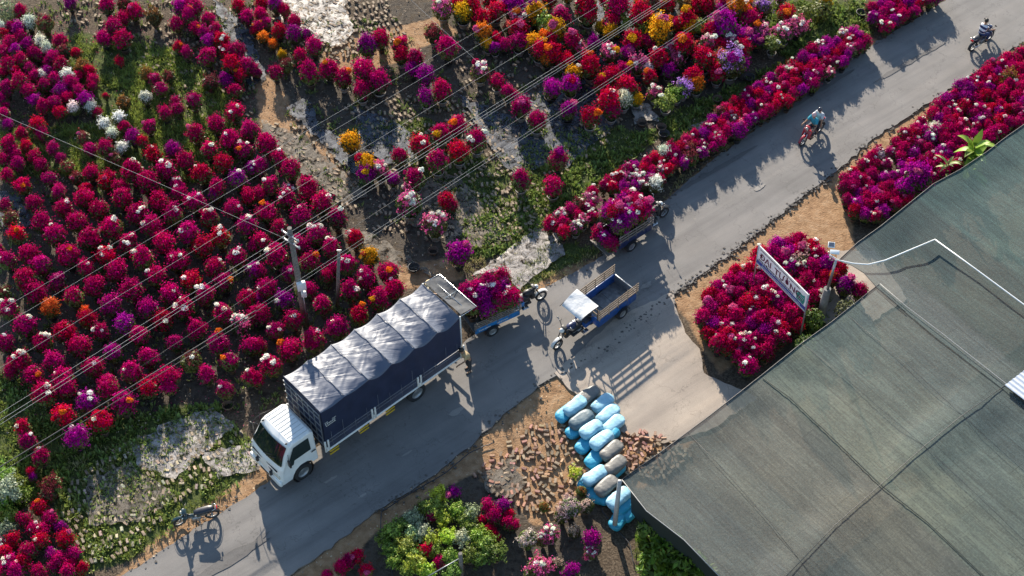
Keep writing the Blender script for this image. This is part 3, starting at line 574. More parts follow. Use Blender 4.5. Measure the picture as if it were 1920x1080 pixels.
DATA={0:"""110,65,35,mk 165,130,38,w 10,150,30,w 105,165,38,p 20,190,32,r 60,235,40,m 120,210,36,m 230,235,34,w 265,275,36,w 155,250,38,p 90,280,38,p 20,290,38,m 200,305,38,m 120,340,40,m 50,370,42,m 340,230,38,m 360,285,38,d 300,325,38,m 345,365,44,m 430,300,30,r 95,405,34,rk 165,385,34,m 10,410,32,m 200,430,34,r 238,425,30,w 270,400,34,p 380,430,42,w 460,370,38,b 500,400,34,r 520,450,34,r 310,450,38,m 110,460,48,m 35,500,40,m 160,510,42,m 250,480,38,m 340,510,42,p 440,515,38,r 400,470,38,m 520,490,30,r 195,565,38,p 240,605,40,m 310,585,40,m 340,635,38,r 415,610,36,w 482,565,42,p 512,605,36,w 550,635,28,m 380,555,34,m 255,130,42,dm 600,30,44,mk 755,65,44,mk 395,20,34,p 700,20,38,d 690,110,40,m 640,150,48,m 585,215,42,m 690,225,48,m 675,350,26,r 865,90,42,b 820,415,32,b 950,430,32,d 870,445,34,rk 905,500,42,m 820,550,34,w 1090,570,44,mk 985,575,34,m 1000,615,38,m 930,640,38,m 695,575,36,b 595,540,18,r 1020,45,44,p 1060,15,40,m 1095,40,46,m 1060,90,44,mo 995,140,38,m 1100,160,38,mo 1170,110,38,m 1150,190,38,m 1215,170,38,mk 1175,230,42,p 1250,235,44,rw 1270,290,38,rw 1165,320,48,m 1330,290,48,m 1300,370,52,r 1385,370,44,m 1345,425,38,ro 1425,390,34,m 1270,455,38,p 1325,510,42,m 1180,465,40,d 1005,265,32,ro 1050,300,34,m 1340,35,38,r 1390,100,38,m 1430,170,28,ro 1320,630,48,mw 1215,700,48,m 1100,750,48,rk 1175,845,48,mw 1295,790,58,mw 1400,735,50,m 1375,850,52,mwo 1260,920,52,r 1420,950,38,pw 970,840,48,p 865,875,48,rw 1045,910,50,m 930,960,56,mw 1140,980,54,rw 745,960,62,mw 830,1030,60,m 1000,1050,44,mw 680,1060,44,m 1220,1060,50,m 1340,1010,52,pw 670,665,38,w 590,700,36,w 630,755,36,w 685,830,36,w 700,710,36,m 748,770,40,p 840,715,38,rk 800,800,34,r 590,830,46,m 510,840,36,m 470,775,36,dk 300,840,34,mk 210,705,46,r 120,755,38,m 25,640,34,m 45,700,30,p 50,820,46,m 85,865,38,m 150,825,34,r 190,880,38,m 230,755,36,m 15,900,38,m 100,925,38,m 230,935,38,m 45,985,42,m 340,890,30,r 280,1005,42,r 375,940,38,d 430,1000,36,dk 510,975,44,m 590,1025,42,rk 620,1000,38,m 650,895,34,dk 130,1045,46,mo 490,1065,34,ro 330,1070,38,m 30,600,26,m 5,560,34,m 60,150,30,m 270,350,30,m 440,430,30,m""",
3:"""30,80,38,m 190,65,44,m 60,150,42,d 325,15,42,m 360,95,48,rw 475,35,52,m 560,100,58,m 690,35,56,m 770,125,58,mw 900,60,54,m 975,130,54,rw 1005,10,44,m 1100,60,54,rw 1180,150,54,mw 1310,95,48,mw 1210,10,42,p 1400,30,44,m 1390,190,54,mw 235,175,54,m 435,170,56,m 95,240,48,ro 305,240,58,mw 505,260,62,m 630,195,62,mw 855,195,56,mw 720,290,54,mw 930,290,60,m 1060,235,56,mw 1140,310,58,r 1240,255,56,rw 0,320,26,m 160,350,54,m 40,385,48,mw 235,410,54,m 385,360,58,mo 595,360,54,rw 480,430,48,rw 805,375,60,mw 655,445,58,m 1000,390,58,rw 880,475,56,mw 1210,425,56,mw 1335,365,54,mw 1430,300,40,rw 145,490,62,m 320,510,50,mk 200,575,58,m 20,570,38,dw 530,530,56,m 745,555,60,m 1075,500,54,rw 960,580,58,mw 1260,505,54,mo 1150,580,54,mw 1430,440,44,pw 50,660,56,mw 280,650,52,O 415,590,54,r 620,635,60,m 480,680,36,O 495,720,48,r 835,660,56,m 1035,655,60,mw 1255,680,56,mw 1390,600,44,mw 1350,740,52,k 1430,690,38,m 145,755,58,mw 365,790,62,r 705,745,56,p 570,790,48,mw 920,725,54,rw 1105,775,54,m 785,805,58,m 30,850,48,mw 240,850,54,mw 450,865,62,m 985,850,46,m 1225,850,60,mo 635,905,50,p 1410,870,48,m 835,930,54,m 115,950,58,mw 310,960,58,r 1075,950,54,dw 1290,950,54,mo 525,985,54,mw 740,1015,58,mw 185,1030,56,mo 360,1050,56,mw 950,1040,58,m 1165,1030,50,m 1410,1040,50,mw 610,1070,50,m 60,1010,40,m 860,1060,44,m""",
5:"""255,60,62,mw 370,30,56,m 490,100,56,pw 610,30,58,m 830,30,54,r 695,105,62,mo 950,10,48,m 1270,35,50,mw 360,180,62,ro 570,210,62,rw 430,300,62,pw 130,250,46,rw 160,325,48,mw 230,410,48,mw 175,495,28,r 185,525,26,p 290,560,48,d 270,620,44,d 225,695,44,ro 140,765,44,m 285,760,44,mk 190,820,40,mw 345,810,36,p 250,830,44,mw 370,875,50,rk 230,880,50,rw 70,880,44,r 30,945,44,r 160,940,52,m 295,960,40,p 340,990,44,m 420,960,44,m 130,1000,48,rw 60,1010,48,mw 220,1060,44,m 90,1060,50,m 380,1060,46,m 460,1040,38,r 300,1030,38,m 10,1060,44,m 20,900,34,k 410,1010,34,m 40,600,66,W 10,520,50,g 40,820,44,W 90,560,44,g 120,620,40,g 30,680,44,g 60,740,40,g""",
4:"""60,115,56,mo 15,15,40,m 175,40,54,mw 290,10,48,m 370,70,58,rw 255,140,54,mw 130,205,50,m 30,275,50,rw 455,150,54,mw 340,245,58,mw 250,300,50,mw 120,365,62,mw 420,320,54,mw 300,395,58,mo 180,460,46,mw 20,450,38,m 400,470,44,m 515,410,54,mw 560,265,50,rw 640,365,48,Yr 745,450,58,mo 625,490,58,mw 530,560,56,rw 780,545,54,mw 690,605,56,mY 60,545,54,mw 300,550,44,r 155,615,54,pw 375,630,56,m 20,690,54,m 580,690,54,ro 460,770,58,mw 215,725,54,mw 105,780,50,rw 325,835,62,mw 190,890,62,ro 20,870,44,m 90,980,58,mw 0,1050,44,m 860,60,66,k 1070,50,46,r 1100,80,36,m 1005,180,62,k 1140,345,66,pk 20,600,30,p 440,430,40,m""",
1:"""30,20,36,r 30,85,38,m 110,25,42,pk 130,175,38,rm 50,130,34,mo 215,125,38,m 215,190,48,p 285,195,36,p 40,210,32,o 330,265,44,mk 95,250,28,o 145,310,28,Y 245,320,38,m 110,410,38,m 170,370,34,d 10,410,26,m 300,410,56,m 410,390,52,ro 490,440,48,mo 600,400,60,m 690,460,58,m 595,510,50,m 625,260,54,p 700,220,48,m 810,255,46,mo 815,310,44,r 895,335,46,mk 880,390,40,p 955,425,48,p 955,550,44,p 1045,510,52,m 1080,270,58,m 1000,185,46,d 1260,400,50,km 1355,455,44,m 1415,520,38,m 1050,40,54,k 1165,65,56,Y 1350,60,50,r 1420,30,44,p 1430,150,36,c 1305,250,36,Y 1345,270,34,p 1400,250,34,m 1350,210,34,r 1130,710,52,mo 1040,750,50,mY 925,820,56,rw 1020,910,58,m 1140,855,56,r 1240,790,58,mw 810,880,46,m 895,1005,58,mw 530,800,54,Y 625,920,56,Yr 620,990,46,pY 700,960,46,k 770,1010,36,p 850,1060,36,k 5,740,26,m 60,810,56,m 130,895,50,mw 20,940,44,mw 195,955,54,m 80,1045,50,mw 290,1050,50,m 180,1075,36,k 20,150,34,m 160,60,34,m""",
2:"""20,40,48,p 35,160,46,rk 130,70,52,Y 240,180,54,Y 120,240,46,Y 415,35,60,r 590,30,64,mp 720,15,32,o 560,125,48,r 500,150,30,Yw 725,95,56,r 780,20,46,dk 870,30,40,r 985,30,38,b 1090,30,52,r 340,235,48,mk 370,270,36,k 230,300,48,ro 200,330,38,o 680,230,52,rY 830,180,60,Yk 730,160,38,g 985,110,48,rY 1000,150,38,Y 930,140,32,r 1270,50,56,oY 1200,30,40,m 1190,140,62,pk 1340,110,50,mo 1410,40,44,l 1310,210,48,pk 1230,240,40,k 1400,180,42,ko 960,250,56,ro 1110,245,48,k 1160,260,44,r 1080,330,54,r 900,290,40,kp 830,330,50,r 880,400,36,p 930,340,36,k 1235,350,64,lp 1280,360,42,p 1010,430,44,r 1040,475,40,or 965,490,42,l 760,380,34,w 440,380,48,r 350,415,42,Y 330,480,46,pr 225,500,44,p 560,430,48,r 650,490,54,r 630,550,46,w 545,570,56,r 560,620,44,m 700,560,30,Y 440,660,48,ro 315,620,42,pk 50,600,48,mk 140,680,48,m 10,540,30,m 255,900,50,mp 50,1015,48,m 230,1050,48,m 1180,60,38,p 1000,260,36,c 1060,150,36,g""",
6:"""885,760,46,W 770,830,48,g 1030,620,42,G 1000,690,46,g 1110,620,42,pk 1130,710,42,g 1210,730,42,W 1180,770,40,g 940,830,42,W 880,850,42,W 840,920,50,g 980,880,42,G 1080,860,44,G 1160,870,42,W 1250,860,44,g 1220,820,38,g 760,930,44,g 780,990,42,g 880,960,44,g 900,1010,50,G 960,1060,46,G 1090,980,44,g 1290,900,50,g 1350,950,48,g 1110,1060,44,g 985,745,34,mo 960,935,40,r 1030,1010,38,m 1300,690,42,m 1390,690,46,p 1340,745,48,m 1270,770,30,r 1320,820,30,r 1350,860,30,r 1420,780,42,m 1420,730,38,r 570,970,40,rk 520,1000,40,m 480,1030,42,m 620,1050,38,rk 400,1075,34,m 830,790,40,g 950,700,40,g 1060,760,40,G 1010,940,40,g 850,1040,40,g 720,870,36,g 1200,960,44,g 1260,980,44,g""",
7:"""330,690,52,s 280,740,40,s 420,680,38,s 90,870,50,s 215,840,46,k 170,870,38,k 150,1030,60,k 110,1060,40,s 330,1060,52,p 450,870,50,p 440,950,34,k 350,830,32,s 390,600,28,b 10,790,34,m 350,500,30,G 180,690,26,b 250,1000,30,s"""}
for ti,txt in DATA.items():
    ox,oy=T[ti]
    for e in txt.split():
        x,y,r_,c_=e.split(','); x=ox+float(x)/3; y=oy+float(y)/3; r_=float(r_)/3*(1.02 if ti!=2 else 1.14)
        g='green and mixed bushes in the bed below the road' if ti in (6,7) else ('bushes at the bottom left' if ti==5 and y>880 else ('mixed coloured bushes in the upper garden' if ti==2 or (ti==1 and x>640) else 'magenta bushes in the left fields'))
        if ti==2 and c_[0] in 'rY' and random.random()<.35 and len(c_)==1: c_+=random.choice('koYpw')
        bush(x,y,r_,c_[0],c_[1:],g)
# fill between the listed bushes of the upper garden
pl_=[(825,-10),(1480,-10),(1500,60),(1330,150),(1230,215),(1120,170),(1040,120),(900,60)]; got=[]
for _ in range(4000):
    x=random.uniform(825,1500); y=random.uniform(-10,215)
    if len(got)<46 and inpoly([x],[y],pl_)[0] and all((x-a_)**2+(y-b_)**2>26**2 for a_,b_ in got) and all((x-a_)**2+(y-b_)**2>17**2 for _o,a_,b_ in ALLB):
        got.append((x,y)); bush(x,y,random.uniform(13,18),random.choice('rrrrmmpkYocg'),random.choice(['','','Y','k','o','w']),'mixed coloured bushes in the upper garden')
# hedges of touching potted bushes
HEDGES=[([(1028,418),(1120,350),(1330,238),(1352,268),(1232,340),(1170,372),(1050,445)],11.5,'mmmmmmpprkd','wwwkk.....'),([(1330,222),(1470,125),(1590,55),(1626,82),(1500,180),(1345,262)],11.5,'mmmmmrrppkd','wwkk.....'),
 ([(1630,12),(1660,-12),(1765,-12),(1700,30),(1660,52),(1636,40)],11.5,'mmmppr','ww....'),([(1572,345),(1605,305),(1700,245),(1800,165),(1890,100),(1930,100),(1930,222),(1850,268),(1780,320),(1650,412),(1590,395)],12.5,'mmmmmmmmrpp','wwwkk....'),
 ([(1315,590),(1325,548),(1400,495),(1480,445),(1520,455),(1550,500),(1530,560),(1500,600),(1470,640),(1402,688),(1330,640)],15.5,'mmmmmmrrp','wwk......')]
for hi,(poly,rp,cols,accs) in enumerate(HEDGES):
    placed=[]; xs=[p[0] for p in poly]; ys=[p[1] for p in poly]
    for _ in range(9000):
        x=random.uniform(min(xs),max(xs)); y=random.uniform(min(ys),max(ys))
        if not inpoly([x],[y],poly)[0]: continue
        if hi==0 and 1112<x<1222 and y>355: continue
        if all((x-a)**2+((y-b)*1.2)**2>(rp*1.28)**2 for a,b in placed): placed.append((x,y))
    for x,y in placed:
        a=random.choice(accs); a='' if a=='.' else a
        bush(x,y,rp*random.uniform(.88,1.2),random.choice(cols),a+('w' if random.random()<.15 and a!='w' else ''),'potted bushes in the roadside hedges' if hi<4 else 'bushes in the bed around the sign',zc=.62 if hi<4 else None,kind='potted_bougainvillea' if hi<4 else 'flowering_bush',catg='potted plant' if hi<4 else 'flowering bush')
for x,y,r_,c_,a in [(1535,480,17,'m','w'),(1510,470,16,'s',''),(1500,490,18,'s','w'),(1480,478,17,'p','w'),(1560,520,17,'r',''),(1585,535,18,'p','k'),(1612,545,16,'m',''),(1575,505,15,'r','k'),(1545,525,17,'r','o'),(1720,335,27,'p','k'),(1700,350,20,'p','k'),(1752,243,14,'w',''),(1740,255,13,'w',''),(1650,292,12,'w',''),(1890,145,15,'b',''),(1384,245,16,'p','k'),(1228,345,15,'w',''),(1245,287,14,'w','')]:
    bush(x,y,r_,c_,a,'bushes in the bed around the sign' if 1450<x<1620 and y>400 else 'potted bushes in the roadside hedges')

# ================================================================ LEAFY PLANTS
def leafplant(name,px,py,n,L_,W_,col,lab,cat,up=.9,z=.2,seg=4):
    p=P(px,py,0); o=thing(name,(p.x,p.y,0),0,lab,cat); vs=[];fs=[]
    for k in range(n):
        a=random.uniform(0,6.28); e=random.uniform(.25,1.3); l=L_*random.uniform(.6,1.15); st=Vector((0,0,z*random.random())); prev=[]
        for q in range(seg+1):
            t_=q/seg; r_=l*t_*math.cos(e)+.0; zz=l*(t_*math.sin(e)*1.1-.75*t_*t_*math.cos(e)); wd=W_*math.sin(math.pi*min(1,(.12+t_*.88)))*(1 if q<seg else .1)
            c=Vector((math.cos(a)*r_,math.sin(a)*r_,zz*up))+st; sd_=Vector((-math.sin(a),math.cos(a),0))*wd; prev+= [c-sd_,c-Vector((0,0,wd*.25)),c+sd_]
        o_=len(vs); vs+=prev
        for q in range(seg):
            for h in range(2): fs.append((o_+q*3+h,o_+q*3+h+1,o_+q*3+h+4,o_+q*3+h+3))
    b=MB(); b.add(vs,fs,0,True); c=link('leaves',b.mesh('leaves',M['leaf'],False),o); c.color=(*col,1)
    b=MB(); b.tube([(0,0,-.05),(0,0,z+.1)],[.04,.02],6); b.build('stem',M['stem'],o); return o
leafplant('leafy_plant',1812,330,48,1.1,.15,(.24,.40,.05),'big lime green broad leaved plant growing between right hedge and net','leafy plant',1.35,1.7)
leafplant('leafy_plant',1768,345,36,.8,.06,(.24,.30,.10),'spiky pale green plant just left of the broad leaved one','leafy plant',1.,1.3)
def shrub(px,py,rm,h,n,size,col,lab,asp=2.6):
    p=P(px,py,h*.6); o=thing('leafy_shrub',(p.x,p.y,0),random.uniform(0,6),lab,'shrub')
    me=leaves_mesh('leaves',rm,n,size,random.randrange(999),hi=1,asp=asp,shell=1.1); c=child('leaves',me,o,(0,0,h*.6),(1,1,h/(2*rm)),col)
    b=MB()
    for k in range(7):
        a=k*.9+random.random(); r_=rm*.7; b.tube([(0,0,0),(r_*.3*math.cos(a),r_*.3*math.sin(a),h*.4),(r_*math.cos(a),r_*math.sin(a),h*.8)],[.02,.014,.005],5)
    b.build('stems',M['stem'],o); return o
for x,y,r_,h,w_ in [(1222,1005,.55,1.1,'nearest the pale post'),(1255,1030,.6,1.1,'in the middle of the shrub row'),(1290,1060,.6,1.1,'under the net curtain by the bottom edge'),(1228,1062,.6,1.,'at the bottom edge left of the row'),(1320,1085,.5,1.,'rightmost in the row by the curtain')]:
    shrub(x,y,r_,h,340,.060,(.12,.20,.02),'dark glossy green shrub '+w_)
for x,y,c_,w_ in [(1540,20,(.10,.12,.02),'dark olive shrub tree at the top edge by the roadside'),(1510,30,(.12,.14,.02),'smaller olive shrub left of the olive shrub tree'),(15,20,(.2,.24,.12),'pale green shrub in the top left corner'),(1525,600,(.08,.13,.02),'green shrub at the foot of the net pole'),(1510,650,(.08,.13,.02),'green shrub under the right sign post'),(1590,585,(.07,.08,.025),'dark dry plant behind the net pole')]:
    shrub(x,y,.5 if x<1500 or x>1530 else .4,1.,520,.04,c_,w_,1.7)
# yellow tinge on the olive tree
bush(1548,4,13,'Y','','mixed coloured bushes in the upper garden')

# ================================================================ WEEDS, GRASS, LITTER (uncountable)
def weeds(name,polys,dens,hmin,hmax,col,lab=None,blades=7,wd=.012,kind='stuff',clump=1.6,spread=.08):
    C=[]
    for q in polys:
        wq=wp(q); xs=[p[0] for p in wq]; ys=[p[1] for p in wq]; n=int((max(xs)-min(xs))*(max(ys)-min(ys))*dens); x=rng.uniform(min(xs),max(xs),n); y=rng.uniform(min(ys),max(ys),n)
        k=inpoly(x,y,wq)&(fbm(x*clump,y*clump)+rng.normal(0,.08,n)>.46)&(sdist(x,y,ROADW)>.02)&(sdist(x,y,YARDW)>.02); C.append(np.stack([x[k],y[k]],1))
    C=np.concatenate(C); n=len(C); C=np.repeat(C,blades,0); N_=len(C); a=rng.uniform(0,6.28,N_); r0=rng.uniform(0,spread,N_); h=rng.uniform(hmin,hmax,N_); b0=a+rng.normal(0,.5,N_); ln=h*rng.uniform(.2,1.1,N_)
    base=np.stack([C[:,0]+r0*np.cos(a),C[:,1]+r0*np.sin(a),np.full(N_,-.03)],1); tip=base+np.stack([ln*np.cos(b0),ln*np.sin(b0),h],1); sd_=np.stack([-np.sin(b0),np.cos(b0),np.zeros(N_)],1)*(wd*rng.uniform(.6,1.6,N_))[:,None]; mid=(base*.45+tip*.55)+np.array([0,0,.15])*h[:,None]
    V_=np.stack([base-sd_*.5,base+sd_*.5,mid+sd_,tip,mid-sd_],1).reshape(-1,3); i=np.arange(N_)*5
    F_=np.concatenate([np.stack([i,i+1,i+2],1),np.stack([i,i+2,i+4],1),np.stack([i+4,i+2,i+3],1)])
    o=link(name,npmesh(name,V_,F_,M['leaf'])); o.color=(*col,1); o['kind']='stuff'; return o
ROADW=wp(ROAD_L+ROAD_R); YARDW=wp(YARD)
weeds('grass',Z_GRASS[:2],95,.06,.22,(.24,.30,.055))
weeds('grass',Z_GRASS[2:],46,.05,.17,(.18,.22,.04))
weeds('weeds',[Z_GRASS[3],Z_GRASS[4],Z_GRASS[5],Z_GRASS[2],Z_GRASS[10]],26,.08,.22,(.17,.24,.05),blades=8,wd=.035,clump=2.4,spread=.13)
weeds('weeds',[Z_GRASS[7]],20,.05,.2,(.20,.26,.06),blades=8,wd=.03,clump=1.1,spread=.14)
weeds('dry_grass',[[(120,850),(300,820),(260,900),(130,930)],[(1000,550),(1130,480),(1100,470),(960,550)],[(860,440),(1010,400),(960,500),(860,520)],[(1240,380),(1340,295),(1640,75),(1620,60),(1320,270)],[(1860,100),(1925,60),(1925,110),(1880,130)]],38,.05,.16,(.34,.30,.13))
weeds('weeds',[[(0,0),(480,0),(480,340),(0,340)],[(480,40),(1100,40),(1100,420),(600,420)],[(0,340),(740,400),(640,760),(0,800)]],7.5,.05,.2,(.14,.19,.05),blades=7,wd=.03,clump=1.2,spread=.12)
def litter(name,polys,dens,lo,hi,cols,z=.01):
    b=MB(); out=[]
    for q in polys:
        wq=wp(q); xs=[p[0] for p in wq]; ys=[p[1] for p in wq]; n=int((max(xs)-min(xs))*(max(ys)-min(ys))*dens); x=rng.uniform(min(xs),max(xs),n); y=rng.uniform(min(ys),max(ys),n); k=inpoly(x,y,wq); out.append(np.stack([x[k],y[k],np.full(k.sum(),z)],1))
    C=np.concatenate(out); C[:,2]+=rng.uniform(0,.05,len(C)); Nn=rng.normal(size=C.shape)*.5+np.array([0,0,1.]); Nn/=np.linalg.norm(Nn,axis=1)[:,None]
    V_,F_=quads(C,Nn,rng.uniform(lo,hi,len(C)),1.4,.3); o=link(name,npmesh(name,V_,F_,cols)); o['kind']='stuff'; return o
FIELD=[[(-10,-10),(480,-10),(480,400),(740,560),(480,800),(0,830)],[(480,-10),(1600,-10),(1350,200),(1080,400),(1040,520),(860,520),(480,400)]]
litter('fallen_leaves',FIELD+[Z_DIRT[2],Z_DIRT[0]],12,.012,.04,mat('dry leaves',(.34,.27,.19),.8,island=.5,trans=.2))
litter('fallen_petals',[HEDGES[0][0],HEDGES[1][0],HEDGES[3][0],HEDGES[4][0],FIELD[0]],10,.012,.025,mat('fallen petals',(.42,.04,.12),.8,island=.4,trans=.2))

# ================================================================ BRICKS
bm_=MB(); bm_.rbox((0,0,.04),(.20,.095,.08),.004,0,None,1); bm_.s=[False]*len(bm_.s); BRK=bm_.mesh('brick',M['brick'])
BLM={'strip':[(400,790,'by the hose left of the cab'),(450,840,'nearest the truck cab'),(380,850,'in the middle of the weedy strip'),(300,860,'above the parked motorbike'),(320,920,'just above the motorbike handlebar'),(240,880,'below the dry grass'),(180,930,'beside the bottom left clump'),(250,980,'left of the motorbike wheels'),(170,1030,'at the lower end of the strip')],'red':[(1030,800,'left of the far sacks'),(1050,850,'left of the middle sacks'),(1080,900,'left of the near sacks'),(1000,850,'in the middle of the grey film'),(950,860,'at the road side of the film'),(920,900,'near the green bed'),(980,920,'beside the magenta bushes'),(1040,940,'above the cream bushes')],'pile':[(1170,830,'touching the sacks'),(1210,825,'at the yard side'),(1180,870,'at the near end'),(1235,825,'beside the net edge')]}
BL={'strip':('tan brick on the weedy strip','bricks on the weedy strip by the parked motorbike'),'red':('red brown scattered brick','red bricks scattered between the road and the green bed'),'pile':('red brick on the pile','bricks of the pile beside the sacks')}
def brick(x,y,z,rz,kind,tilt=(0,0)):
    o=link('brick',BRK,None,(x,y,z)); o.rotation_euler=(tilt[0],tilt[1],rz); c=(.36,.29,.21) if kind=='strip' else (.34,.205,.14); o.color=(*jc(c,.25),1); 
    ux_,uy_=PX((x,y,0)); wh=min(BLM[kind],key=lambda q:(q[0]-ux_)**2+(q[1]-uy_)**2)[2]; return tag(o,('flat ' if abs(tilt[0])+abs(tilt[1])<.12 else 'tilted ')+BL[kind][0]+' '+wh,'brick',BL[kind][1])
def spots(poly,sp_,n=4000):
    out=[]; xs=[p[0] for p in poly]; ys=[p[1] for p in poly]
    for _ in range(n):
        x=random.uniform(min(xs),max(xs)); y=random.uniform(min(ys),max(ys))
        if inpoly([x],[y],poly)[0] and all((x-a)**2+((y-b)*1.25)**2>sp_*sp_ for a,b in out): out.append((x,y))
    return out
extra=[]
def pair(px,py,kind,ind,ang=None):
    p=P(px,py,0); a=(R(30) if ang is None else ang)+random.gauss(0,.35); g=Vector((math.cos(a),math.sin(a),0)); q=Vector((-g.y,g.x,0))
    for s_ in (-1,1):
        c=p+g*s_*random.uniform(.085,.13); rz=a+R(90)+random.gauss(0,.15)
        if random.random()<.12: continue
        if ind: brick(c.x,c.y,-.01,rz,kind,(random.gauss(0,.1),random.gauss(0,.1)))
        else: extra.append((c.x,c.y,rz))
S1=spots([(230,835),(390,770),(470,830),(475,865),(330,945),(240,1040),(165,1060),(120,970),(140,905)],17)
S2=spots([(1005,790),(1055,800),(1110,880),(1095,930),(1020,965),(930,930),(885,885),(940,845)],14.5)
for k,(x,y) in enumerate(S1): pair(x,y,'strip',k<75)
for k,(x,y) in enumerate(S2): pair(x,y,'red',k<60,random.uniform(0,3))
for k,(x,y) in enumerate(spots([(1160,822),(1200,808),(1250,822),(1225,850),(1185,885),(1150,880)],7.5)):
    p=P(x,y,0)
    if k>=52: break
    brick(p.x,p.y,.02+.05*(k%3),random.uniform(0,3.1),'pile',(random.gauss(0,.2),random.gauss(0,.2)))
for (poly,sp_) in (([(500,0),(720,0),(760,70),(640,110),(540,90)],12),([(490,230),(560,220),(690,360),(660,400),(560,330)],15),([(640,190),(860,180),(960,300),(1010,420),(860,460),(700,430),(740,300)],15),([(100,0),(480,0),(470,230),(380,230),(250,110),(120,30)],20),([(860,50),(1100,30),(1200,160),(1100,330),(960,330),(860,200)],20),([(880,360),(1010,340),(1050,420),(900,470)],17)):
    for x,y in spots(poly,sp_,3000): pair(x,y,'strip',False,R(30))
for (x,y) in spots([(1170,890),(1260,830),(1300,850),(1240,900)],9): 
    p=P(x,y,0); extra.append((p.x,p.y,random.uniform(0,3)))
vs=[];fs=[]
for x,y,rz in extra:
    o=len(vs); c,s_=math.cos(rz),math.sin(rz)
    for zz in (-.02,.065):
        for dx,dy in ((-.1,-.047),(.1,-.047),(.1,.047),(-.1,.047)): vs.append((x+dx*c-dy*s_,y+dx*s_+dy*c,zz+random.uniform(-.01,.02)))
    fs+=[(o+4,o+5,o+6,o+7),(o,o+1,o+5,o+4),(o+1,o+2,o+6,o+5),(o+2,o+3,o+7,o+6),(o+3,o,o+4,o+7)]
b=MB(); b.add(vs,fs); o=b.build('scattered_bricks',mat('dusty bricks',(.25,.19,.13),.9,noise=.3,nscale=6,island=.3)); o['kind']='stuff'

# ================================================================ SACKS
def sack(px,py,z,rz,col,lab,l=.78,w_=.46,h=.26,tilt=0.):
    p=P(px,py,z+h*.4); o=link('sack',None) if False else None
    b=MB(); n=20;k=26; vs=[];fs=[]; sd0=random.uniform(0,50)
    for i in range(k+1):
        t_=i/k*2-1; e=(1-abs(t_)**5)**.5 if abs(t_)<1 else 0; pinch=.30 if abs(t_)>.93 else 1
        for j in range(n):
            a=2*math.pi*j/n; ca,sa=math.cos(a),math.sin(a); 
            rr=1+.05*math.sin(3*a+sd0+t_*3)+.10*(float(vnoise(t_*4+sd0,a*1.6))-.5)+.05*(float(vnoise(t_*7+sd0,a*2.5))-.5)
            y_=w_/2*math.copysign(abs(ca)**.55,ca)*max(e,.10 if 0 else .0)*rr*(1+.06*abs(t_)**3); zz=h/2*math.copysign(abs(sa)**.62,sa)*max(e,.05)*rr
            vs.append((t_*l/2*(1+.03*math.sin(a*2)),y_,zz+h/2))
    for i in range(k):
        for j in range(n): fs.append((i*n+j,i*n+(j+1)%n,(i+1)*n+(j+1)%n,(i+1)*n+j))
    fs.append(list(range(n))[::-1]); fs.append([k*n+j for j in range(n)])
    b.add(vs,fs,0,True); ob=b.build('sack',M['sackw']); ob.location=(p.x,p.y,z); ob.rotation_euler=(tilt,0,rz); ob.color=(*col,1)
    bb=MB(); bb.rbox((l*.5,0,h*.5),(.05,w_*.35,.02),.008,0,None,1); t2=bb.build('tied_end',M['sackw'],ob); t2.color=(*col,1)
    return tag(ob,lab,'sack','filled sacks stacked by the net post')
BLU=(.04,.33,.50); LBL=(.27,.50,.62); GRY=(.15,.145,.135); TEA=(.02,.27,.40); A=R(42)  # sack blues: paler tone holds the top highlights, deeper tone the shaded low sides
SK=[(1103,742,.0,A,GRY,'grey sack at the far end of the stack'),(1130,757,.02,A,LBL,'pale blue sack at the far right of the stack'),(1140,778,.02,A,LBL,'pale blue sack second from far end on the right side'),(1150,797,.02,A,LBL,'pale blue sack third on the right side beside the brick pile'),(1140,818,.0,A,BLU,'low blue sack half hidden by the brick pile'),
 (1062,775,.0,A,BLU,'blue sack at the bottom of the far left corner'),(1082,805,.0,A,BLU,'blue sack low on the left side under a grey one'),(1100,832,.0,A,BLU,'blue sack low on the left side in the middle'),(1117,858,.0,A,BLU,'blue sack low on the left side near the gap'),
 (1078,762,.26,A,LBL,'big pale blue sack on top at the far left'),(1090,788,.26,A,(.08,.13,.16),'dark grey sack on top between two pale blue ones'),(1108,806,.26,A,LBL,'pale blue sack on top left of the centre'),(1128,826,.26,A,LBL,'pale blue sack on top in the centre'),(1147,846,.26,A,GRY,'striped grey sack on top at the near end of the long row'),
 (1153,874,.26,A,GRY,'striped grey sack on top just beyond the net post'),(1116,893,.26,A,LBL,'small pale blue sack on top left of the net post'),(1137,912,.26,A,GRY,'striped grey sack lying against the net post'),
 (1105,903,.0,A,BLU,'blue sack low on the left below the small pale one'),(1122,932,.0,R(-30),TEA,'crumpled teal sack at the lower left corner'),(1150,885,.0,A,BLU,'blue sack underneath the grey sacks by the post'),
 (1160,935,.26,A,LBL,'pale blue sack partly hidden behind the net post'),(1168,950,.1,A,TEA,'slumped teal sack right of the net post'),(1160,975,.0,R(60),TEA,'teal sack lowest in the picture at the foot of the post'),(1182,960,.0,R(50),TEA,'folded teal sack under the net corner')]
for x,y,z,a,c_,lab in SK: sack(x,y,z,a+random.gauss(0,.08),c_,lab,l=random.uniform(1.0,1.1) if c_!=TEA else .95,w_=.54,h=.31 if z>0.1 else .30)

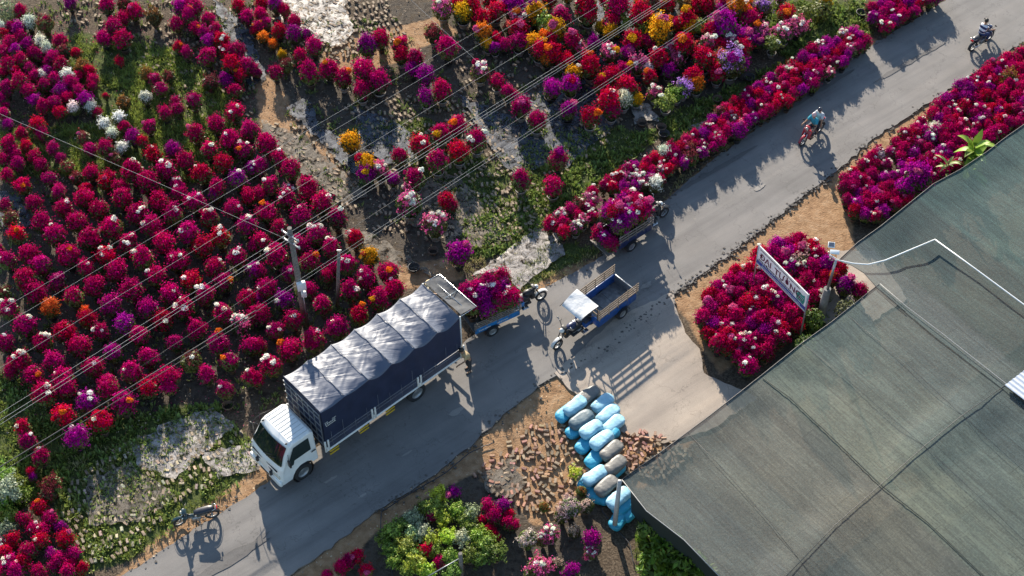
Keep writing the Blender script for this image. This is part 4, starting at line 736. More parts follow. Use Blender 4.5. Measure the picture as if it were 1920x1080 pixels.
# ================================================================ EMPTY POTS
EP=pot_mesh(.22,.22,M['pot'],True); EP2=pot_mesh(.24,.2,M['potblack'],True)
for k,(x,y,lab) in enumerate([(1245,252,'empty round clay pot on the bank under the mixed garden'),(1240,240,'upper of two empty pots on the bank'),(1405,146,'empty low bowl beside the upper roadside hedge'),(1345,187,'empty pot in the grass left of the upper hedge'),(1062,228,'empty pot under the purple bush by the lower wires'),(1030,185,'empty pot ring at the foot of a purple bush'),(712,180,'empty pot below the tall bush group'),(428,762,'empty pot ring at the road end of the bush field'),(776,503,'pale empty pot behind the truck'),(812,472,'small dark pot among weeds behind the truck'),(1320,155,'empty pot below the orange bush in the mixed garden'),(1204,232,'small brown pot right of the red bush'),(1615,25,'dark empty pot at the end of the short top hedge')]):
    p=P(x,y,.1); o=link('empty_pot',EP if k%2 else EP2,None,(p.x,p.y,0)); o.scale=(.95,)*3; tag(o,lab,'plant pot','empty plant pots standing about')

# every bush of a set that shares a description is told apart by its place in the set
def ordinals():
    D={}
    for o,x,y in ALLB: D.setdefault(o['label'],[]).append((x,y,o))
    W_=['','second ','third ','fourth ','fifth ','sixth ','seventh ','eighth ','ninth ','tenth ','eleventh ','twelfth ','thirteenth ','fourteenth ','fifteenth ','sixteenth ','seventeenth ','eighteenth ','nineteenth ']+['inner ']*200
    for lb,v in D.items():
        if len(v)<2: continue
        v.sort(key=lambda q:q[0]); n=len(v)
        for i,(x,y,o) in enumerate(v):
            if n==2: s_=('left of two, ','right of two, ')[i]
            elif i<=(n-1)/2 : s_=W_[i]+'from left, ' if i else 'leftmost '
            else: j=n-1-i; s_=W_[j]+'from right, ' if j else 'rightmost '
            o['label']=(s_+lb)
    for o,x,y in ALLB:
        l_=o['label']
        for u,v_ in ((' the ',' '),(' of two,',''),(' big ',' '),(' green bed below road',' green bed')):
            if len(l_.split())>16: l_=l_.replace(u,v_)
        l_=l_ if len(l_.split())<=16 else l_.replace(' tufts','').replace('with','and',1)
        if len(l_.split())>16: l_=' '.join(w_ for w_ in l_.split() if w_ not in ('the','and','just'))
        if len(l_.split())>16: l_=l_.replace('second from ','').replace('third from ','').replace('fourth from ','')
        if len(l_.split())>16: print('LONG',l_)
        o['label']=l_
# ================================================================ WHEELS / VEHICLES
def wheel(par,c,r,w_,axis=(0,1,0),spokes=0,rimmat='steel'):
    ax=Vector(axis).normalized(); q=Vector((0,0,1)).rotation_difference(ax).to_matrix().to_4x4()
    b=MB(); ri=r*.62
    if spokes:
        b.lathe([(ri*1.16,-w_*.3),(ri*1.24,0),(ri*1.16,w_*.3),(ri*1.10,0),(ri*1.16,-w_*.3)],24,0,q)
        for k in range(spokes):
            a=2*math.pi*k/spokes; b.tube([q@Vector((.03*math.cos(a),.03*math.sin(a),0)),q@Vector((ri*1.15*math.cos(a),ri*1.15*math.sin(a),0))],.006,4)
        b.tube([q@Vector((0,0,-.06)),q@Vector((0,0,.06))],.035,10)
        rt=ri*1.2
    else:
        b.lathe([(0.001,-w_*.2),(ri*.5,-w_*.2),(ri*.62,-w_*.05),(ri*.95,-w_*.35),(ri*1.0,-w_*.45),(ri*1.0,w_*.45),(ri*.95,w_*.35),(ri*.62,w_*.05),(ri*.5,w_*.2),(.001,w_*.2)],24,0,q); rt=ri
    o=b.build('wheel',M[rimmat],par,c)
    b=MB(); b.lathe([(rt*.98,-w_*.45),(r*.93,-w_*.5),(r,-w_*.32),(r,w_*.32),(r*.93,w_*.5),(rt*.98,w_*.45),(rt*.98,-w_*.45)],32,0,q)
    b.build('tyre',M['rubber'],o); return o
# ---- truck
O=Vector((-7.6,-7.6,0)); HD=math.atan2(-4.3,-4.94)
T_=thing('cargo_truck',O,HD,'white cab truck with navy tarpaulin cover parked along the left road edge','truck')
# local frame: +x towards the cab front, +y left, box from 0 back to -6.5
def tarpz(x,y):
    bow=6.5/6; k=(-x/bow); ph=k-math.floor(k); yy=abs(y)/1.1
    sag=(.06+.22*(min(1,yy)**3 if y>0 else .2*yy))*math.sin(math.pi*ph)**1.1
    if x>-2.17: sag*=.45
    return 3.36-sag-.05*yy**2-.03*(yy>.98)
vs=[];fs=[];nx_,ny_=150,50
for i in range(nx_+1):
    x=-6.5*i/nx_; ph=(-x/(6.5/6))%1
    for j in range(ny_+1):
        y=-1.1+2.2*j/ny_; e=min(1,(1.1-abs(y))/.25)
        cr=(float(vnoise(x*1.6+y*.8,y*3-x*2.5))-.5)*.035-abs(float(vnoise(x*2.2+y*2,y*5.5-x*4.5))-.5)*.06*math.sin(math.pi*ph)+.012*(abs((ph+.5)%1-.5)<.03)
        vs.append((x,y*(1+.035*math.sin(math.pi*ph)*-1),tarpz(x,y)+cr*(.4+.6*e)))
for i in range(nx_):
    for j in range(ny_): a=i*(ny_+1)+j; fs.append((a,a+1,a+ny_+2,a+ny_+1))
b=MB(); b.add(vs,fs,0,True)
tarp=bpy.data.materials.new('tarpaulin'); tarp.use_nodes=True; t=tarp.node_tree; N=t.nodes; L=t.links; bb_=N['Principled BSDF']; tc=N.new('ShaderNodeTexCoord')
bb_.inputs['Base Color'].default_value=(.065,.08,.125,1); bb_.inputs['Roughness'].default_value=.50; bb_.inputs['Specular IOR Level'].default_value=.6; bb_.inputs['Sheen Weight'].default_value=.3; bb_.inputs['Sheen Roughness'].default_value=.5  # roof base kept paler than the side cloth to carry its silvery sun sheen
m0=N.new('ShaderNodeMapping'); m0.inputs['Rotation'].default_value=(0,0,R(28)); L.new(tc.outputs['Object'],m0.inputs[0]); mp=N.new('ShaderNodeMapping'); mp.inputs['Scale'].default_value=(.55,3.6,2); L.new(m0.outputs[0],mp.inputs[0]); q1=nz(.9,3,1.2,mp.outputs[0],.45)
bp=N.new('ShaderNodeBump'); bp.inputs['Strength'].default_value=1.; bp.inputs['Distance'].default_value=.035; L.new(q1,bp.inputs['Height']); L.new(bp.outputs[0],bb_.inputs['Normal'])
navycloth=mat('navy canvas',(.018,.026,.060),.6,noise=.15,nscale=2,bump=.4,bscale=3,spec=.3)
b.build('tarpaulin_roof',tarp,T_)
for sgn in (-1,1):
    b=MB(); b.rbox((-3.27,sgn*1.10,1.50),(6.44,.05,.03),.006); b.rbox((-3.27,sgn*1.138,1.36),(6.44,.012,.03),.004); b.build('drop_side_edge',mat('worn grey edge',(.13,.135,.16),.5,noise=.4,nscale=5),T_)
    b=MB()
    for k in range(12): x=-.3-6.*k/11; b.tube([(x,sgn*1.115,1.9+.25*math.sin(k*2.)),(x+.03,sgn*1.15,1.5),(x,sgn*1.15,1.1)],.007,4)
    b.build('tie_rope',mat('rope',(.16,.17,.2),.8),T_)
b=MB()  # side cloth, rear and front cloth
for sgn in (-1,1):
    vs=[];fs=[]
    for i in range(91):
        x=-6.5*i/90; ph=(-x/(6.5/6))%1; top=tarpz(x,1.1)+.0
        for q in range(9):
            f_=q/8; z=top*(1-f_)+1.46*f_; vs.append((x,sgn*(1.1*(1-.035*math.sin(math.pi*ph)*(1-f_))+.025*math.sin(x*7+f_*3)*math.sin(math.pi*f_)+.004),z))
    for i in range(90):
        for q in range(8): a=i*9+q; fs.append((a,a+1,a+10,a+9))
    b.add(vs,fs,0,True)
b.build('side_cloth',navycloth,T_)
b=MB(); b.box((.005,0,2.28),(.02,2.16,2.1)); b.build('front_cloth',navycloth,T_)
b=MB()
for k in range(7): y=-1.02+.34*k; b.box((.03,y,2.2),(.03,.035,1.9))
for z in (1.3,1.7,2.1,2.5,2.9,3.15): b.box((.055,0,z),(.03,2.15,.035))
b.build('headboard_frame',M['steel'],T_)
b=MB()
for k in range(7):
    x=-6.5*k/6; b.tube([(x,-1.09,3.33),(x,-.6,3.375),(x,0,3.385),(x,.6,3.375),(x,1.09,3.33)],.008,6)
b.build('roof_bow',mat('bow under cloth',(.10,.11,.14),.5),T_)
for sgn in (-1,1):
    b=MB(); b.rbox((-3.27,sgn*1.115,1.22),(6.44,.04,.46),.01); b.build('drop_side',mat('drop side',(.035,.042,.075),.45,noise=.3,nscale=3),T_)
    b=MB(); b.rbox((-3.27,sgn*1.13,.975),(6.6,.07,.055),.01); b.rbox((-3.27,sgn*1.137,1.02),(6.5,.03,.02),.005); b.build('side_rail',M['white'],T_)
    for x in (-.02,-2.2,-4.4,-6.52):
        b=MB(); b.rbox((x-.07,sgn*1.15,1.27),(.07,.05,.64),.01); b.rbox((x+.07,sgn*1.15,1.27),(.07,.05,.64),.01); b.rbox((x,sgn*1.155,1.12),(.16,.04,.12),.01); b.build('stake_post',M['offwhite'],T_)
    for x in (-.35,-1.75,-3.0):
        for z in (.52,.70): 
            b=MB(); b.rbox((x,sgn*1.06,z),(.42,.05,.06),.01); b.build('step_bar',M['yellow'],T_)
    b=MB()
    for x in (-.2,-2.,-3.2): b.box((x+.0,sgn*1.03,.75),(.04,.04,.5))
    b.build('guard_bracket',M['chassis'],T_)
b=MB(); b.box((-3.25,0,1.0),(6.5,2.14,.12)); b.box((-2.2,.42,.78),(8.6,.09,.2)); b.box((-2.2,-.42,.78),(8.6,.09,.2)); b.tube([(-4.3,-.8,.42),(-4.3,.8,.42)],.09,10); b.box((-1.6,.62,.7),(1.,.35,.4)); b.tube([(-2.4,-.62,.7),(-1.2,-.62,.7)],.22,14); b.build('chassis',M['chassis'],T_)
for sgn in (-1,1):
    wheel(T_,(1.02,sgn*.86,.40),.40,.24); wheel(T_,(-4.35,sgn*.90,.42),.42,.26); wheel(T_,(-4.35,sgn*.60,.42),.42,.24)
    b=MB(); b.lathe([(.47,-.13),(.50,0),(.47,.13)],24,0,Matrix.Translation((-4.35,sgn*.92,.44))@Matrix.Rotation(R(90),4,'X')); 
# cab
def cabsec(pts,y): return [(x,y,z) for x,z in pts]
prof=[(.28,.62),(.28,2.18),(.40,2.28),(1.25,2.28),(1.40,2.20),(1.86,1.36),(1.93,1.25),(1.98,.85),(1.99,.42),(1.60,.42),(1.52,.62),(1.40,.80),(1.22,.90),(.98,.92),(.75,.88),(.58,.76),(.52,.62)]
ys=[-.96,-.93,-.80,0,.80,.93,.96]
vs=[];fs=[];n=len(prof)
for y in ys:
    k={.96:.0,.93:.5,.80:1,0:1.}[abs(y)]
    for x,z in prof:
        ins=.0 if z<1.3 else (z-1.3)*.11
        xx=x-(.10*(1-k) if x>1.2 else -.04*(1-k)); zz=z-(.07*(1-k) if z>2 else 0); 
        if abs(y)==0 and x>1.3: xx=x+.06
        vs.append((xx,y*(1-ins),zz))
for a in range(len(ys)-1):
    for j in range(n): fs.append((a*n+j,a*n+(j+1)%n,(a+1)*n+(j+1)%n,(a+1)*n+j))
fs.append(list(range(n))[::-1]); fs.append([(len(ys)-1)*n+j for j in range(n)])
b=MB(); b.add(vs,fs,0,False); cab=b.build('cab',M['white'],T_)
bev=cab.modifiers.new('b','BEVEL'); bev.width=.025; bev.segments=2; bev.limit_method='ANGLE'; bev.angle_limit=R(35)
def quadpatch(pts,off,mt,name,par,th=.012):
    pts=[Vector(p) for p in pts]; nrm=(pts[1]-pts[0]).cross(pts[-1]-pts[0]).normalized()*off; b=MB(); q=[p+nrm for p in pts]; n_=len(q); b.add([*q,*[p-nrm.normalized()*th for p in q]],[list(range(n_))]+[(i,(i+1)%n_,(i+1)%n_+n_,i+n_) for i in range(n_)]); return b.build(name,mt,par)
# windscreen lies on the sloping front
def fx(z): return 1.40+(2.20-z)/(2.20-1.36)*(1.86-1.40)
zt,zb=2.13,1.40
b=MB(); vs=[];fs=[]
for r_,z in enumerate((zt,zt-.05,1.75,zb+.05,zb)):
    for q in range(11):
        u=q/10*2-1; hw=(.80 if z>1.7 else .88)*(.985 if z in (zt,zb) else 1); y=u*hw; vs.append((fx(z)+.075-.075*abs(u)**2.4+.0,y*(1-(z-1.3)*.02),z+.02))
for r_ in range(4):
    for q in range(10): a=r_*11+q; fs.append((a,a+1,a+12,a+11))
b.add(vs,fs,0,True); ws=b.build('windscreen',M['glass'],T_)
b=MB()
for s_ in (-1,1): b.tube([(fx(1.42)+.10,s_*.1,1.44),(fx(1.62)+.09,s_*.1+.45,1.66)],.012,5)
b.build('wiper',M['black'],ws)
for sgn in (-1,1):
    def sp3(x,z): return (x,sgn*(.963*(1-max(0,(z-1.3))*.11)),z)
    pts=[sp3(.55,2.05),sp3(1.22,2.05),sp3(1.52,1.50),sp3(1.50,1.22),sp3(1.36,1.24),sp3(1.30,1.42),sp3(.55,1.42)]
    if sgn>0: pts=pts[::-1]
    quadpatch(pts,.006,M['glass'],'side_window',T_)
    b=MB(); b.rbox((.46,sgn*.968,1.25),(.20,.02,.05),.006); b.build('door_handle',M['black'],T_)
    b=MB(); b.tube([(1.5,sgn*.93,1.95),(1.62,sgn*1.12,1.93),(1.62,sgn*1.14,1.6)],.014,6); b.rbox((1.62,sgn*1.15,1.72),(.07,.17,.34),.02); b.build('mirror',M['black'],T_)
    b=MB(); b.rbox((1.975,sgn*.68,.86),(.06,.40,.19),.03); b.build('headlight',M['lamp'],T_)
    b=MB(); b.ell((1.36,sgn*.70,2.265),(.05,.035,.03)); b.build('roof_marker',M['black'],T_)
    b=MB(); b.lathe([(.46,-.10),(.49,0),(.46,.10)],20,0,Matrix.Translation((1.02,sgn*.88,.42))@Matrix.Rotation(R(90),4,'X')); b.build('wheel_arch',M['black'],T_)
b=MB(); b.rbox((1.985,0,.52),(.14,1.92,.26),.05); b.rbox((2.0,0,.40),(.10,1.7,.08),.02); b.build('bumper',M['white'],T_)
b=MB(); b.rbox((1.985,0,.92),(.05,.95,.10),.01); b.rbox((1.97,0,1.13),(.05,1.5,.05),.01); b.rbox((2.06,0,.52),(.02,.5,.11),.004); b.build('grille',M['black'],T_)
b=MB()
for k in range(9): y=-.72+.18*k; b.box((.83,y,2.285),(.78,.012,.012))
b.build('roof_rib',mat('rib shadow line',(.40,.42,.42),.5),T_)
b=MB(); b.tube([(.5,-.98,2.0),(1.2,-1.02,2.2),(1.7,-1.08,2.05),(1.95,-1.0,1.6),(2.0,-.95,1.3)],.012,6); b.tube([(1.9,-.8,1.3),(2.15,-1.02,1.5),(2.15,-1.08,1.9)],.012,6); b.ell((2.16,-1.05,1.75),(.05,.12,.16)); b.build('mirror_bracket',M['black'],T_)
# lifted rear flap cloth with its frame
b=MB(); vs=[];fs=[]
for i in range(13):
    for j in range(21):
        u=i/12; v_=j/20; x=-6.62-.72*u; y=-1.05+2.1*v_; z=3.30-.10*u+.05*float(vnoise(u*5,v_*9))-.10*math.sin(math.pi*u)*math.sin(math.pi*v_); vs.append((x,y,z))
for i in range(12):
    for j in range(20): a=i*21+j; fs.append((a,a+1,a+22,a+21))
b.add(vs,fs,0,True); fl=b.build('rear_flap',mat('grey flap cloth',(.075,.078,.085),.75,noise=.3,nscale=4,bump=.4,bscale=6,spec=.25),T_)
b=MB(); b.tube([(-6.6,-1.08,3.28),(-7.36,-1.08,3.22),(-7.36,1.08,3.22),(-6.6,1.08,3.28)],.018,6); b.tube([(-6.98,-1.08,3.22),(-6.98,1.08,3.22)],.014,6); b.tube([(-7.36,0,3.22),(-6.6,0,3.27)],.014,6); b.build('flap_frame',M['chrome'],fl)
b=MB()
for s_ in (-1,1): b.tube([(-6.55,s_*1.08,.98),(-6.55,s_*1.08,3.3)],.03,8)
b.build('rear_post',M['offwhite'],T_)
b=MB(); b.rbox((-6.62,0,.66),(.08,2.0,.1),.02); b.box((-6.58,.0,.85),(.04,.06,.35)); b.build('rear_bumper',M['steel'],T_)
for s_ in (-1,1): b=MB(); b.rbox((-6.66,s_*.85,.82),(.05,.3,.1),.01); b.build('tail_lamp',M['redlamp'],T_)
# small white lettering patch on the canvas (illegible lines)
def dashes(par,name,org,ux,uz,rows,mt,th=.006,seed=3):
    g=random.Random(seed); b=MB(); nr=ux.cross(uz).normalized()
    for z,x0,x1,h in rows:
        x=x0
        while x<x1:
            w_=g.uniform(.02,.055)*h/.05; w_=min(w_,x1-x); c=org+ux*(x+w_/2)+uz*z
            kk=g.random(); mx=Matrix((ux,nr,uz)).transposed()
            b.box(c,(w_*.28,th,h),0,mx); b.box(c+uz*h*.36,(w_,th,h*.25),0,mx)
            if kk<.6: b.box(c-uz*h*.36,(w_,th,h*.25),0,mx)
            if kk>.3: b.box(c+ux*w_*.4,(w_*.25,th,h),0,mx)
            x+=w_+.018
    return b.build(name,mt,par)
dashes(T_,'lettering',Vector((-.10,1.112,2.42)),Vector((-1,0,0)),Vector((0,0,1)),[(.14,.0,.13,.05),(.14,.33,.5,.05),(.04,.0,.46,.07),(-.07,.03,.47,.055)],M['white'])

# ---- cargo tricycles. local: bed centre at the origin, +x forwards
def trike(loc,rz,bl,bw,front,body,lab,railmat,tall=1.5,canopy=False,bottom=.5,mid=.95,solidrear=True,slats=4,seed=1,fend=True):
    o=thing('cargo_tricycle',loc,rz,lab,'cargo tricycle'); hx,hy=bl/2,bw/2
    b=MB(); b.box((0,0,bottom),(bl,bw,.05)); 
    for k in range(4): b.box((-hx+bl*(k+.5)/4,0,bottom+.035),(.05,bw-.06,.02))
    b.build('bed_floor',M['bed'],o)
    for s_ in (-1,1):
        b=MB(); b.rbox((0,s_*hy,(bottom+mid)/2),(bl,.035,mid-bottom+.05),.01); b.rbox((0,s_*(hy+.01),mid),(bl+.02,.05,.04),.01); 
        for k in range(3): b.box((-hx+bl*(k+.5)/3,s_*(hy+.02),(bottom+mid)/2),(.03,.02,mid-bottom-.06))
        b.build('side_panel',M[body],o)
        b=MB(); 
        for k in range(5): b.box((-hx+.03+(bl-.06)*k/4,s_*(hy+.03),(mid+tall)/2-.05),(.035,.02,tall-mid+.1))
        for k in range(slats): z=mid+(tall-mid)*(k+.6)/slats; b.rbox((0,s_*(hy+.05),z),(bl+.12,.022,(tall-mid)/slats*.52),.005)
        b.build('side_rail',M[railmat],o)
        # mudguard and wheel
        b=MB(); mg=Matrix.Translation((-hx*.25,s_*(hy-.02),.32))@Matrix.Rotation(R(90),4,'X'); vs=[];fs=[]
        for k in range(11):
            a=math.pi*k/10; 
            for yy in (-.07,.10): vs.append((-hx*.25+.36*math.cos(a),s_*(hy+.03)+yy*s_,.32+.36*math.sin(a)*.8))
        for k in range(10): fs.append((2*k,2*k+1,2*k+3,2*k+2))
        b.add(vs,fs,0,True); b.build('mudguard',M['black'],o); wheel(o,(-hx*.25,s_*(hy+.02),.28),.28,.12,spokes=0)
    b=MB(); b.rbox((hx,0,(bottom+mid)/2),(.035,bw,mid-bottom),.01); b.build('front_panel',M[body],o)
    if solidrear: b=MB(); b.rbox((-hx,0,(bottom+mid)/2+.02),(.03,bw,mid-bottom),.01); b.rbox((-hx,0,mid+.03),(.05,bw,.03),.01); b.build('tailgate',M['steel'] ,o)
    b=MB(); b.rbox((hx+.02,0,tall),(.04,bw+.05,.04),.01); b.box((hx+.02,0,(mid+tall)/2),(.025,bw,.05)); 
    for s_ in (-1,0,1): b.box((hx+.02,s_*hy*.95,(mid+tall)/2),(.03,.03,tall-mid))
    b.build('head_rail',M[railmat],o)
    # frame
    fx_=hx+front
    b=MB()
    for s_ in (-1,1): b.tube([(-hx,s_*.25,.38),(hx,s_*.25,.38),(hx+.35,s_*.12,.40),(fx_-.55,s_*.07,.42)],.03,8)
    b.tube([(hx,0,.62),(fx_-.7,0,.66),(fx_-.34,0,.86)],.04,8); b.tube([(fx_-.55,0,.42),(fx_-.36,0,.8)],.035,8); b.tube([(-hx*.25,-hy,.28),(-hx*.25,hy,.28)],.04,8)
    b.build('frame',M['chassis'],o)
    b=MB(); ec=hx+(front-.55)*.62; b.rbox((ec,0,.42),(.42,.26,.24),.05); b.tube([(ec+.05,0,.50),(ec+.22,0,.66)],.09,10); b.rbox((ec-.1,.14,.38),(.22,.08,.18),.03); b.build('engine',M['steel'],o)
    b=MB(); b.tube([(ec+.15,-.15,.3),(ec-.2,-.22,.3),(ec-.6,-.26,.32)],[.02,.03,.05],8); b.build('exhaust',M['chrome'],o)
    b=MB(); b.rbox((hx+.20,0,.72),(.34,.55,.10),.04); b.rbox((hx+.03,0,.90),(.06,.5,.26),.03); b.rbox((hx+.42,0,.72),(.3,.26,.10),.04); b.build('seat',M['seat'],o)
    b=MB(); b.rbox((hx+.20,0,.58),(.4,.6,.2),.02); b.build('seat_box',M[body],o)
    b=MB(); b.ell((hx+front*.52+.05,0,.80),(.26,.15,.13)); b.build('fuel_tank',M['navy' if body=='blue' else 'black'],o)
    b=MB(); 
    for s_ in (-1,1): b.rbox((hx+.42,s_*.3,.34),(.3,.16,.02),.005); b.tube([(hx+.42,0,.36),(hx+.42,s_*.3,.34)],.014,6)
    b.build('foot_rest',M['chrome'],o)
    hb=Vector((fx_-.33,0,.95))
    b=MB()
    for s_ in (-1,1): b.tube([(fx_,s_*.085,.28),(fx_-.30,s_*.085,.93)],.022,8)
    b.rbox((fx_-.28,0,.9),(.07,.22,.04),.01); b.rbox((fx_-.34,0,.78),(.16,.18,.26),.04); b.build('fork',M['black'],o)
    wheel(o,(fx_,0,.26),.26,.13,spokes=10); b=MB(); b.rbox((fx_-.42,0,.62),(.20,.30,.40),.06); b.rbox((ec+.02,0,.60),(.5,.34,.26),.08); b.rbox((ec,0,.36),(.6,.42,.10),.03); b.build('engine_cover',M['black'],o)
    b=MB(); vs=[];fs=[]
    for k in range(11):
        a=R(10)+R(150)*k/10
        for yy in (-.065,0,.065): vs.append((fx_+.33*math.cos(a),yy,.28+.33*math.sin(a)-(.02 if yy else 0)))
    for k in range(10):
        for j in range(2): fs.append((3*k+j,3*k+j+1,3*k+j+4,3*k+j+3))
    b.add(vs,fs,0,True); b.build('front_mudguard',M['offwhite'] if fend else M['black'],o)
    b=MB(); b.tube([(hb.x-.22,-.38,1.02),(hb.x-.10,-.30,1.04),(hb.x,-.12,1.0),(hb.x,.12,1.0),(hb.x-.10,.30,1.04),(hb.x-.22,.38,1.02)],.018,8); b.rbox((hb.x-.02,0,1.02),(.14,.24,.07),.02); b.build('handlebar',M['black'],o)
    for s_ in (-1,1):
        b=MB(); b.tube([(hb.x-.22,s_*.38,1.02),(hb.x-.10,s_*.33,1.04)],.022,8); b.build('grip',M['black'],o)
        b=MB(); b.tube([(hb.x-.06,s_*.25,1.04),(hb.x-.02,s_*.33,1.24)],.007,5); b.ell((hb.x-.03,s_*.36,1.28),(.015,.07,.045)); b.build('mirror',M['chrome'],o)
        b=MB(); b.ell((hb.x+.08,s_*.16,.86),(.03,.03,.03),0,None,8,6); b.build('indicator',mat('amber',(.5,.2,.02),.3) if 'amber' not in bpy.data.materials else bpy.data.materials['amber'],o)
    b=MB(); b.ell((hb.x+.10,0,.93),(.11,.10,.10)); b.build('headlight',M['offwhite'],o)
    if canopy:
        b=MB(); vs=[];fs=[]
        for i in range(13):
            for j in range(13):
                u=i/12; v_=j/12; x=hx+.02+.88*u; y=(v_-.5)*(bw-.02)*(1-.12*u); vs.append((x,y,1.80-.02*u-.16*u*u-.05*math.sin(math.pi*u)*math.sin(math.pi*v_)+.02*float(vnoise(u*5+3,v_*5))-(.05 if i==12 else 0)))
        for i in range(12):
            for j in range(12): a=i*13+j; fs.append((a,a+1,a+14,a+13))
        b.add(vs,fs,0,True); cn=b.build('canopy',mat('white canopy cloth',(.60,.60,.60),.5,noise=.1,nscale=3,bump=.5,bscale=5),o)
        b=MB()
        for s_ in (-1,1): b.tube([(hx+.04,s_*hy*.95,.9),(hx+.04,s_*hy*.95,1.78)],.016,6); b.tube([(hx+.04,s_*hy*.95,1.78),(hx+1.0,s_*hy*.9,1.60)],.012,6); b.tube([(hx+.04,s_*hy*.95,1.2),(hx+.7,s_*hy*.92,1.68)],.012,6)
        b.build('canopy_frame',M['chassis'],cn)
    return o
c3=Vector((3.72,-1.33,0)); trike(c3,math.atan2(-1.42,-1.57),2.1,1.22,1.62,'blue','empty blue cargo tricycle with slatted rails and white canopy in mid road','wood',1.5,True,seed=1)
c2=Vector((-.88,-1.75,0)); t2=trike(c2,R(29),2.0,1.2,1.32,'cyan','light blue cargo tricycle heaped with magenta bushes right behind the truck','greywood',1.22,False,.52,.82,solidrear=False,slats=4,fend=True)
dashes(t2,'lettering',Vector((-.86,-.645,.66)),Vector((1,0,0)),Vector((0,0,1)),[(0,0,.52,.06),(0.0,.82,1.32,.06)],M['white'],seed=5)
c1=Vector((4.72,2.5,0)); t1=trike(c1,R(38),1.75,1.12,1.22,'navy','dark cargo tricycle piled with magenta bushes beside the roadside hedge','greywood',1.32,False,.52,.85,solidrear=False,slats=3,fend=False)
# lowered rear platform with more bushes on the hedge side tricycle
b=MB(); b.rbox((-1.15,0,.50),(.62,1.1,.04),.01); b.tube([(-1.46,-.55,.55),(-1.46,.55,.55)],.018,6); b.build('rear_platform',M['greywood'],t1)
# cargo bushes stand in the beds: things of their own
def load(c,rz,spots_,grp,where):
    q=Matrix.Rotation(rz,3,'Z')
    for x,y,z,r_,code,acc in spots_:
        w_=c+q@Vector((x,y,0)); b0=Vector((w_.x,w_.y,.55)); px,py=PX((w_.x,w_.y,.55+z)); rp=r_*ppm(b0)
        o=bush(px,py,rp,code,acc,grp,zc=z,base=b0); o['label']=f"{CLR[code][1]} bush{' with '+CLR[acc[0]][1]+' tufts' if acc else ''} {'at the front' if x>.3 else ('at the back' if x<-.5 else 'in the middle')} {'on the far side' if y>.1 else 'on the near side'} of the load on the {where} tricycle"
ld2=[(x+random.gauss(0,.05),y,1.0+.30*(1-abs(y)/.6)*random.random()+(.12 if y>.1 else -.1),.40,random.choice('mmmpm'),random.choice(['w','k','',''])) for x in (-.78,-.3,.2,.68) for y in (-.34,.05,.42)]
ld2[0]=(-.85,.5,.85,.28,'m','Y')
load(c2,R(29),ld2,'bushes loaded on the light blue tricycle','light blue')
ld1=[(x+random.gauss(0,.05),y,.85+.4*(1-abs(y-.1)/.6)*random.random()+.15,.40,random.choice('mmpmr'),random.choice(['w','k','',''])) for x in (-.55,-.1,.3,.66) for y in (-.26,.14,.5)]+[(-1.15,y,.35,.32,c_,a) for y,c_,a in ((-.35,'m',''),(0.,'p','w'),(.35,'m','k'))]+[(-.62,.55,.9,.28,'b','Y')]
load(c1,R(38),ld1,'bushes loaded on the dark tricycle','dark')

# ---- people: one continuous skinned body, clothing as children
def skin(name,pts,edges,rad,mt,par,sub=1,root=0):
    me=bpy.data.meshes.new(name); me.from_pydata(pts,edges,[]); ob=bpy.data.objects.new(name,me); COL.objects.link(ob)
    sm=ob.modifiers.new('s','SKIN'); sv=me.skin_vertices[0].data if me.skin_vertices else None
    if sv is None:
        bm=bmesh.new(); bm.from_mesh(me); bm.verts.layers.skin.verify(); bm.to_mesh(me); bm.free(); sv=me.skin_vertices[0].data
    for k,r_ in enumerate(rad): sv[k].radius=(r_,r_) if not isinstance(r_,tuple) else r_; sv[k].use_root=(k==root)
    sm.use_smooth_shade=True; sb=ob.modifiers.new('u','SUBSURF'); sb.levels=sub; sb.render_levels=sub
    dg=bpy.context.evaluated_depsgraph_get(); ev=ob.evaluated_get(dg); m2=bpy.data.meshes.new_from_object(ev); m2.name=name; bpy.data.objects.remove(ob); m2.materials.clear(); m2.materials.append(mt)
    return link(name,m2,par)
